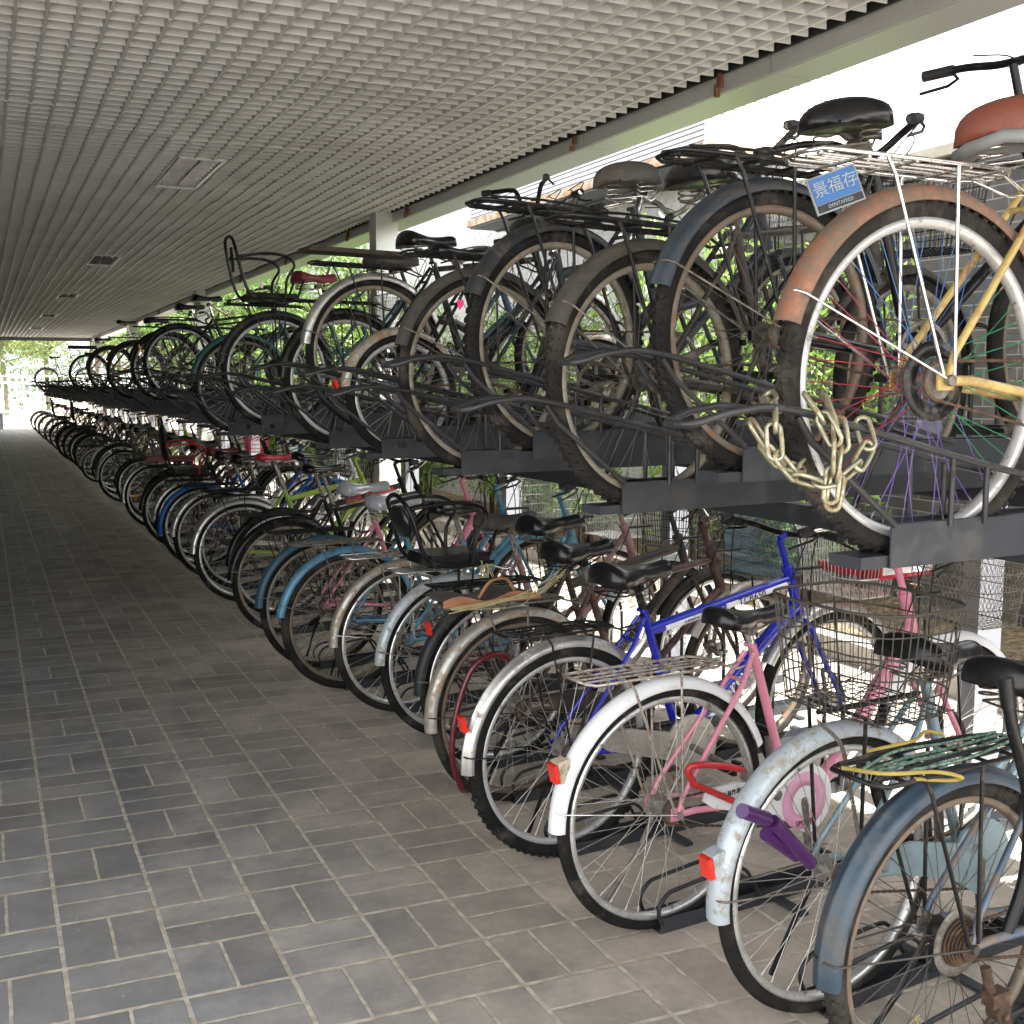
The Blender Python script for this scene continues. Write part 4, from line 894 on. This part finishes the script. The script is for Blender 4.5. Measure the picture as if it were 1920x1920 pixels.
lo('pink and white folding frame bicycle with teal blue mudguard in the floor rack', 1.63, 5.85, dict(guard='tealb', g1=178, rim='rimc', tyre='tyre', frame='pink', type='single', saddle='wide', saddlem='clear', carrier='std', sh=.15, bar='flat', barm='steel', fbasket=None, lod=0))
fo = [o for o in bpy.data.objects if o.get('label', '').startswith('pink and white folding')][0]
text('lettering', 'FOLDING', M['ink'], fo, .055, side_mtx((.66, -.026, .415), R(32)))
C1 = lambda **k: dict(dict(lod=1, carrier='std', saddle='wide'), **k)
low = [
 ('black bicycle with cream rim and lowered kickstand in the floor rack', 1.66, 6.75, C1(guard='black', rim='rimc', frame='black', type='diamond', kickdown=1, saddle='sport', sh=.2)),
 ('black mountain bicycle with red striped top tube in the floor rack', 1.75, 7.3, C1(guard='black', rim='alu', frame='black', type='mtb', saddle='sport', sh=.24, carrier=None, bar='flat', barm='black')),
 ('silver mudguard bicycle with glossy red saddle in the floor rack', 1.63, 7.9, C1(guard='silvf', rim='alu', frame='lime', type='mtb', saddle='sport', saddlem='redv', sh=.2)),
 ('white bicycle with clear plastic wrapped saddle in the floor rack', 1.72, 8.4, C1(guard='silvf', rim='silver', frame='white', type='step', saddlem='clear', sh=.15)),
 ('silver mudguard bicycle just in front of the bright blue mudguard one', 1.65, 8.95, C1(guard='silvf', rim='silver', frame='navyf', type='step', fbasket=dict(m='black'))),
 ('bicycle with bright blue mudguard in the floor rack', 1.64, 9.6, C1(guard='bluef', g1=190, gw=.06, rim='alu', frame='bluef', type='step', fbasket=dict(m='silvf'))),
 ('black bicycle with silver mudguard and red armed black child seat in the floor rack', 1.66, 10.2, C1(guard='silvf', rim='alu', frame='maroon', type='diamond', childseat=dict(h=.46, arm='red'), saddlem='maroonv')),
 ('slim black bicycle just beyond the red armed child seat in the floor rack', 1.65, 10.85, C1(guard='black', rim='silver', frame='black', type='diamond', fbasket=dict(m='steel'))),
 ('black bicycle with maroon padded carrier in the floor rack', 1.73, 11.5, C1(guard='black', rim='alu', frame='black', type='step')),
 ('bicycle with amber spoke reflector and tall grey wire basket on its carrier', 1.66, 12.4, C1(guard='silvf', g1=190, rim='alu', frame='black', type='step', rbasket=dict(m='steel', L=.34, W=.32, h=.26, rr=.003))),
 ('bicycle with hot pink front basket in the floor rack', 1.74, 13.2, C1(guard='silvf', rim='silver', frame='black', type='step', fbasket=dict(m='pinkp', rr=.004, h=.22))),
 ('dark step through bicycle just beyond the one with hot pink front basket', 1.72, 14.1, C1(guard='black', rim='alu', frame='brownf', type='step', fbasket=dict(m='silvf'))),
 ('black bicycle with white tipped mudguard in the floor rack', 1.66, 15.3, C1(guard='whited', g0=120, g1=186, rim='silver', frame='black', type='diamond')),
 ('lime green handlebar bicycle in the middle distance of the floor rack', 1.72, 16.4, C1(guard='black', rim='alu', frame='lime', type='step')),
 ('grey bicycle with wire baskets in the middle distance of the floor rack', 1.72, 17.6, C1(guard='silvf', rim='alu', frame='steelb', type='step', fbasket=dict(m='silvf'))),
 ('small wheeled folding bicycle with silver mudguard standing out into the aisle', 1.62, 18.7, C1(r=.255, wb=.95, guard='silvf', rim='silver', frame='black', type='single', saddle='sport', sh=.2)),
 ('black bicycle just beyond the small wheeled folding one in the floor rack', 1.70, 20.0, C1(guard='black', rim='steel', frame='black', type='diamond', saddle='broad')),
 ('dark bicycle with tall black child seat in the distant floor rack', 1.70, 21.4, C1(guard='black', rim='alu', frame='black', type='step', childseat=dict(h=.5))),
 ('distant black bicycle with white front basket in the floor rack', 1.70, 22.8, C1(guard='black', rim='steel', frame='black', type='step', fbasket=dict(m='white', rr=.003))),
 ('distant black bicycle with thick rear tyre at the aisle edge of the floor rack', 1.66, 24.2, C1(guard='black', rim='steel', frame='black', type='diamond', tw=.05)),
 ('distant navy bicycle with white basket and raised saddle in the floor rack', 1.70, 25.6, C1(guard='black', rim='alu', frame='navyf', type='step', sh=.2, fbasket=dict(m='white', rr=.003))),
 ('distant bicycle with bright red bag coloured child seat in the floor rack', 1.68, 27.3, C1(guard='black', rim='silver', frame='red', type='step', childseat=dict(h=.45, m='black', arm='red'), saddlem='redv')),
 ('sunlit silver bicycle at the far end of the shelter, fourth from the end', 1.68, 29.6, C1(guard='silvf', rim='silver', frame='pblue', type='step', fbasket=dict(m='white', rr=.003))),
 ('sunlit silver bicycle beyond the shelter, third from the end', 1.68, 32.6, C1(guard='silvf', rim='silver', frame='black', type='step')),
 ('sunlit bicycle beyond the shelter, second from the end', 1.69, 35.6, C1(guard='alu', rim='silver', frame='white', type='diamond')),
 ('sunlit pink bicycle, last one at the far end of the floor row', 1.69, 38.4, C1(guard='mauve', rim='rimp', tyre='mauve', frame='redv', type='step')),
]
for l, x, y, c in low:
    h_ = 4+rnd.uniform(-3.5, 3.5)
    if y > 9 and 'r' not in c: c['r'] = rnd.choice([.315, .335, .345])
    c['lean'] = rnd.uniform(-4, 4)
    o = lo(l, x+rnd.uniform(-.01, .01), y, c, h_)
    if 'maroon padded' in l: pad(o, 'maroonv', -.3, .16, .76, .15, .045)
    if 'amber' in l: part('spoke_reflector', MB().box((-.22, -.02, .33), (.02, .012, .075)), M['amber'], o)
    if 'red striped' in l: part('stripe', MB().tube([(.45, -.006, .72), (.80, -.006, .79)], .0195, 8), M['red'], o)
cp = chan_proto(); first = True
k = 0
for x, y, h_, l in LW:
    t = cp if first else copy_tree(cp); first = False
    t.location = (x-.03, y, 0.001); t.rotation_euler = (0, 0, R(h_)); 
    l = l.replace(' in the floor rack', '').split(', ')[0]; t['label'] = ' '.join(('dark grey floor channel gripping the '+l).split()[:16])
# ---- things that lie on or hang from the bicycles
lk = thing('bike_lock', 'purple sleeved lock clipped across the scuffed silver rear mudguard', 'bicycle lock', (1.415, 1.845, .60), 0)
part('lock_sleeve', MB().tube([(0, 0, 0), (.09, .03, -.045)], .0165, 12).tube([(.105, .03, -.052), (.225, .04, -.175)], .0165, 12).tube([(.10, .045, -.085), (.20, .06, -.16)], .0165, 10), M['purple'], lk)
part('lock_core', MB().tube([(.085, .03, -.045), (.12, .032, -.062)], .010, 8), M['black'], lk)
lk = thing('bike_lock', 'red U lock with grey rubber sleeve jammed beside the pink bicycle rear wheel', 'bicycle lock', (1.68, 2.40, .43), 0)
part('shackle', MB().tube(bez([(.0, 0, 0), (-.02, .0, .045), (.02, -.01, .055), (.15, -.01, .02), (.2, 0, -.05)], 5), .0095, 10).tube([(0, .01, .0), (.17, .02, -.09)], .0095, 10), M['red'], lk)
part('sleeve', MB().tube([(.14, -.03, .015), (.245, -.05, -.055)], .015, 14), M['greyt'], lk)
lk = thing('cable_lock', 'dark red cable lock looped round the stained silver mudguard wheel', 'bicycle lock', (1.385, 3.39, .3), 0)
part('cable', MB().tube(bez([(.13, .03, -.02), (.20, .0, .13), (.21, -.02, .24), (.15, -.03, .29), (.06, -.03, .25), (-.0, -.03, .1), (-.015, -.03, -.05), (.02, -.02, -.16), (.06, .03, -.2)], 6), .0105, 10), mat('dark red cable', (.11, .008, .016), .3, coat=.4, var=.1), lk)
# chain lock on the lift rails
cl = thing('chain_lock', 'heavy yellowish steel chain knotted round the rails of the nearest upper tray', 'chain', (0, 0, 0), 0)
def link(p, d, roll, mb, L=.031, W=.0125, r=.0042):
    d = Vector(d).normalized(); u = d.orthogonal().normalized(); v = d.cross(u); u, v = u*cos(roll)+v*sin(roll), v*cos(roll)-u*sin(roll)
    pts = []
    for k in range(16):
        a = 2*pi*k/16; pts.append(Vector(p)+d*((L-W)*(1 if cos(a) > 0 else -1)*(abs(cos(a)) > .01)+W*cos(a))+u*W*sin(a))
    mb.tube(pts, r, 7, closed=True)
def chain(path, mb, step=.045):
    P = bez(path, 10); acc = 0; k = 0; last = P[0]
    link(P[0], P[1]-P[0], 0, mb)
    for i in range(1, len(P)):
        acc += (P[i]-P[i-1]).length
        if acc >= step: k += 1; link(P[i], P[min(i+1, len(P)-1)]-P[i-1], (k % 2)*pi/2+.4*sin(k*1.7), mb); acc = 0
o0 = Vector((1.48, 1.565, 1.165)); dx, dy = Vector((cos(R(4)), sin(R(4)), 0)), Vector((-sin(R(4)), cos(R(4)), 0))
W3 = lambda s, t, h: o0+dx*s+dy*t+Vector((0, 0, h))
b = MB(); chain([W3(-.24, .02, .31), W3(-.29, -.05, .285), W3(-.31, -.075, .23), W3(-.27, -.08, .185), W3(-.21, -.085, .17), W3(-.15, -.085, .185), W3(-.10, -.075, .225), W3(-.09, -.05, .275)], b)
chain([W3(-.28, .0, .25), W3(-.24, .0, .205), W3(-.19, .0, .19), W3(-.14, .02, .20)], b)
chain([W3(-.215, -.062, .295), W3(-.205, -.095, .25), W3(-.20, -.095, .19), W3(-.205, -.095, .13)], b)
chain([W3(-.175, -.062, .29), W3(-.18, -.09, .25), W3(-.185, -.095, .20), W3(-.20, -.095, .12)], b)
part('chain_links', b, M['brass'], cl)
hc_ = thing('hanging_chain', 'thin dark steel chain hanging from the black wire basket across the scuffed silver mudguard', 'chain', (0, 0, 0), 0)
b = MB(); P_ = bez([(1.64, 1.87, .755), (1.69, 1.855, .70), (1.715, 1.85, .60), (1.75, 1.855, .48), (1.78, 1.87, .38)], 12)
for k in range(len(P_)-1): link(P_[k], P_[k+1]-P_[k], (k % 2)*pi/2, b, L=.010, W=.0038, r=.0016)
part('chain_links', b, M['steel'], hc_)
rp = thing('rope', 'yellow and green ropes tied along the carrier of the nearest floor bicycle', 'rope', (1.78, 1.62, .745), R(4))
b = MB(); rr_ = random.Random(3)
for k in range(4): b.tube(bez([(-.26, -.03+.012*k, .006), (-.14, -.06+.03*k, .012+.004*(k%2)), (.0, -.05+.028*k, .008), (.15, -.03+.016*k, .014)], 5), .0034, 6)
part('green_rope', b, M['ropeg'], rp); b = MB()
b.tube(bez([(-.3, .02, .012), (-.27, -.06, .02), (-.16, -.085, .012), (-.09, -.09, -.01), (-.10, -.07, -.02), (-.2, -.07, .0)], 6), .0042, 7).tube(bez([(-.2, .05, .02), (-.08, .04, .025), (-.02, .06, .03), (.02, .05, .02)], 5), .0038, 7)
part('yellow_rope', b, M['ropey'], rp)
mt = thing('leather_mat', 'worn grey and tan leather mat tied on the maroon bicycle carrier', 'mat', (1.61, 3.50, .755), R(4))
b = MB(); n = 12
for i in range(n+1):
    for j in range(5): b.v.append((-.26+.38*i/n, -.085+.17*j/4, .018+.012*sin(i*.9)+.006*cos(j*2)))
for i in range(n):
    for j in range(4): b.f.append([i*5+j, (i+1)*5+j, (i+1)*5+j+1, i*5+j+1]); b.m.append(0); b.sm.append(True)
for i in range(n): 
    o = len(b.v); b.v += [b.v[i*5], b.v[(i+1)*5], (b.v[(i+1)*5][0], -.085, .0), (b.v[i*5][0], -.085, .0)]; b.f.append([o+3, o+2, o+1, o]); b.m.append(1); b.sm.append(False)
part('mat_sheet', b, [M['vinylg'], mat('tan leather edge', (.36, .16, .08), .6)], mt)
part('strap', MB().tube(bez([(-.12, -.07, .02), (-.08, -.08, .075), (-.01, -.07, .075), (.03, -.07, .02)], 6), .006, 6), mat('tan strap', (.3, .15, .05), .6), mt)
tw = thing('twine', 'pale straw twine tangled on the leather mat and carrier', 'twine', (1.61, 3.48, .77), R(4))
b = MB()
for k in range(10): b.tube(bez([(-.22+rr_.uniform(-.06, .06), -.09+rr_.uniform(-.01, .01), -.02+rr_.uniform(-.02, .01)), (-.05+rr_.uniform(-.06, .06), -.098, -.03+.04*rr_.random()), (.1, -.08, .0+.04*rr_.random()), (.22+rr_.uniform(-.03, .03), -.04, .05+.04*rr_.random())], 5), .0014, 4)
part('strands', b, M['twine'], tw)
b = MB()
for k in range(6): b.tube(bez([(rr_.uniform(-.03, .03), rr_.uniform(-.02, .01), .04*rr_.random()), (rr_.uniform(-.05, .04), -.02, -.05), (rr_.uniform(-.04, .06), -.015, -.1*rr_.random()), (rr_.uniform(-.03, .05), 0, .02)], 5), .0022, 5)
tag(part('twine', b, M['twine']), 'knotted cream twine dangling from the low black child seat', 'twine').location = (1.84, 4.15, .74)
lv = MB(); r_ = random.Random(12)
for _ in range(90):
    p = Vector((1.62+1.14+.2+r_.uniform(-.14, .14), 3.1+r_.uniform(-.15, .15), .76+r_.uniform(0, .12))); a = r_.uniform(0, 6.3); u = Vector((cos(a), sin(a), r_.uniform(-.6, .6)))*.03; v = Vector((-sin(a), cos(a), r_.uniform(-.6, .6)))*.014
    lv.add([p-u, p-v, p+u, p+v], [(0, 1, 2, 3)], 0, False)
part('dry_leaves', lv, brown, None, kind='stuff', label='dry leaves gathered in the wire basket of the blue bicycle', category='leaves')
# ------------------------------------------------------------------ light, sky, camera
W_ = bpy.data.worlds.new('World'); S.world = W_; W_.use_nodes = True; nt = W_.node_tree
sky = nt.nodes.new('ShaderNodeTexSky'); sky.sky_type = 'NISHITA'; sky.sun_disc = False; sky.air_density = 1.; sky.dust_density = 2.; sky.ozone_density = .8
hs_ = nt.nodes.new('ShaderNodeHueSaturation'); hs_.inputs['Saturation'].default_value = .15
bg = nt.nodes['Background']; bg.inputs['Strength'].default_value = .15
nt.links.new(sky.outputs[0], hs_.inputs['Color']); nt.links.new(hs_.outputs[0], bg.inputs['Color'])
sv = Vector((.31, -.42, 1.)).normalized()
el = math.asin(sv.z); az = math.atan2(sv.x, sv.y)
sky.sun_elevation = el; sky.sun_rotation = az
sl = bpy.data.lights.new('sun', 'SUN'); sl.energy = 4.; sl.angle = R(.6); sl.color = (1, .97, .93)
so = bpy.data.objects.new('sun', sl); col.objects.link(so); so.rotation_euler = sv.to_track_quat('Z', 'Y').to_euler(); so.location = (5, -5, 12)
cam = bpy.data.cameras.new('camera'); co = bpy.data.objects.new('camera', cam); col.objects.link(co); S.camera = co
co.location = (0, 0, 1.5); co.rotation_euler = (R(90-6.5632), 0, R(-25.3546)); cam.lens = 39.11; cam.sensor_width = 36; cam.clip_end = 600; cam.clip_start = .05
S.view_settings.view_transform = 'Standard'; S.view_settings.look = 'None'; S.view_settings.exposure = 2.35
S.cycles.max_bounces = 6; S.cycles.diffuse_bounces = 4; S.cycles.glossy_bounces = 2; S.cycles.use_adaptive_sampling = True; S.cycles.adaptive_threshold = .02; S.cycles.use_denoising = True; S.cycles.transparent_max_bounces = 8
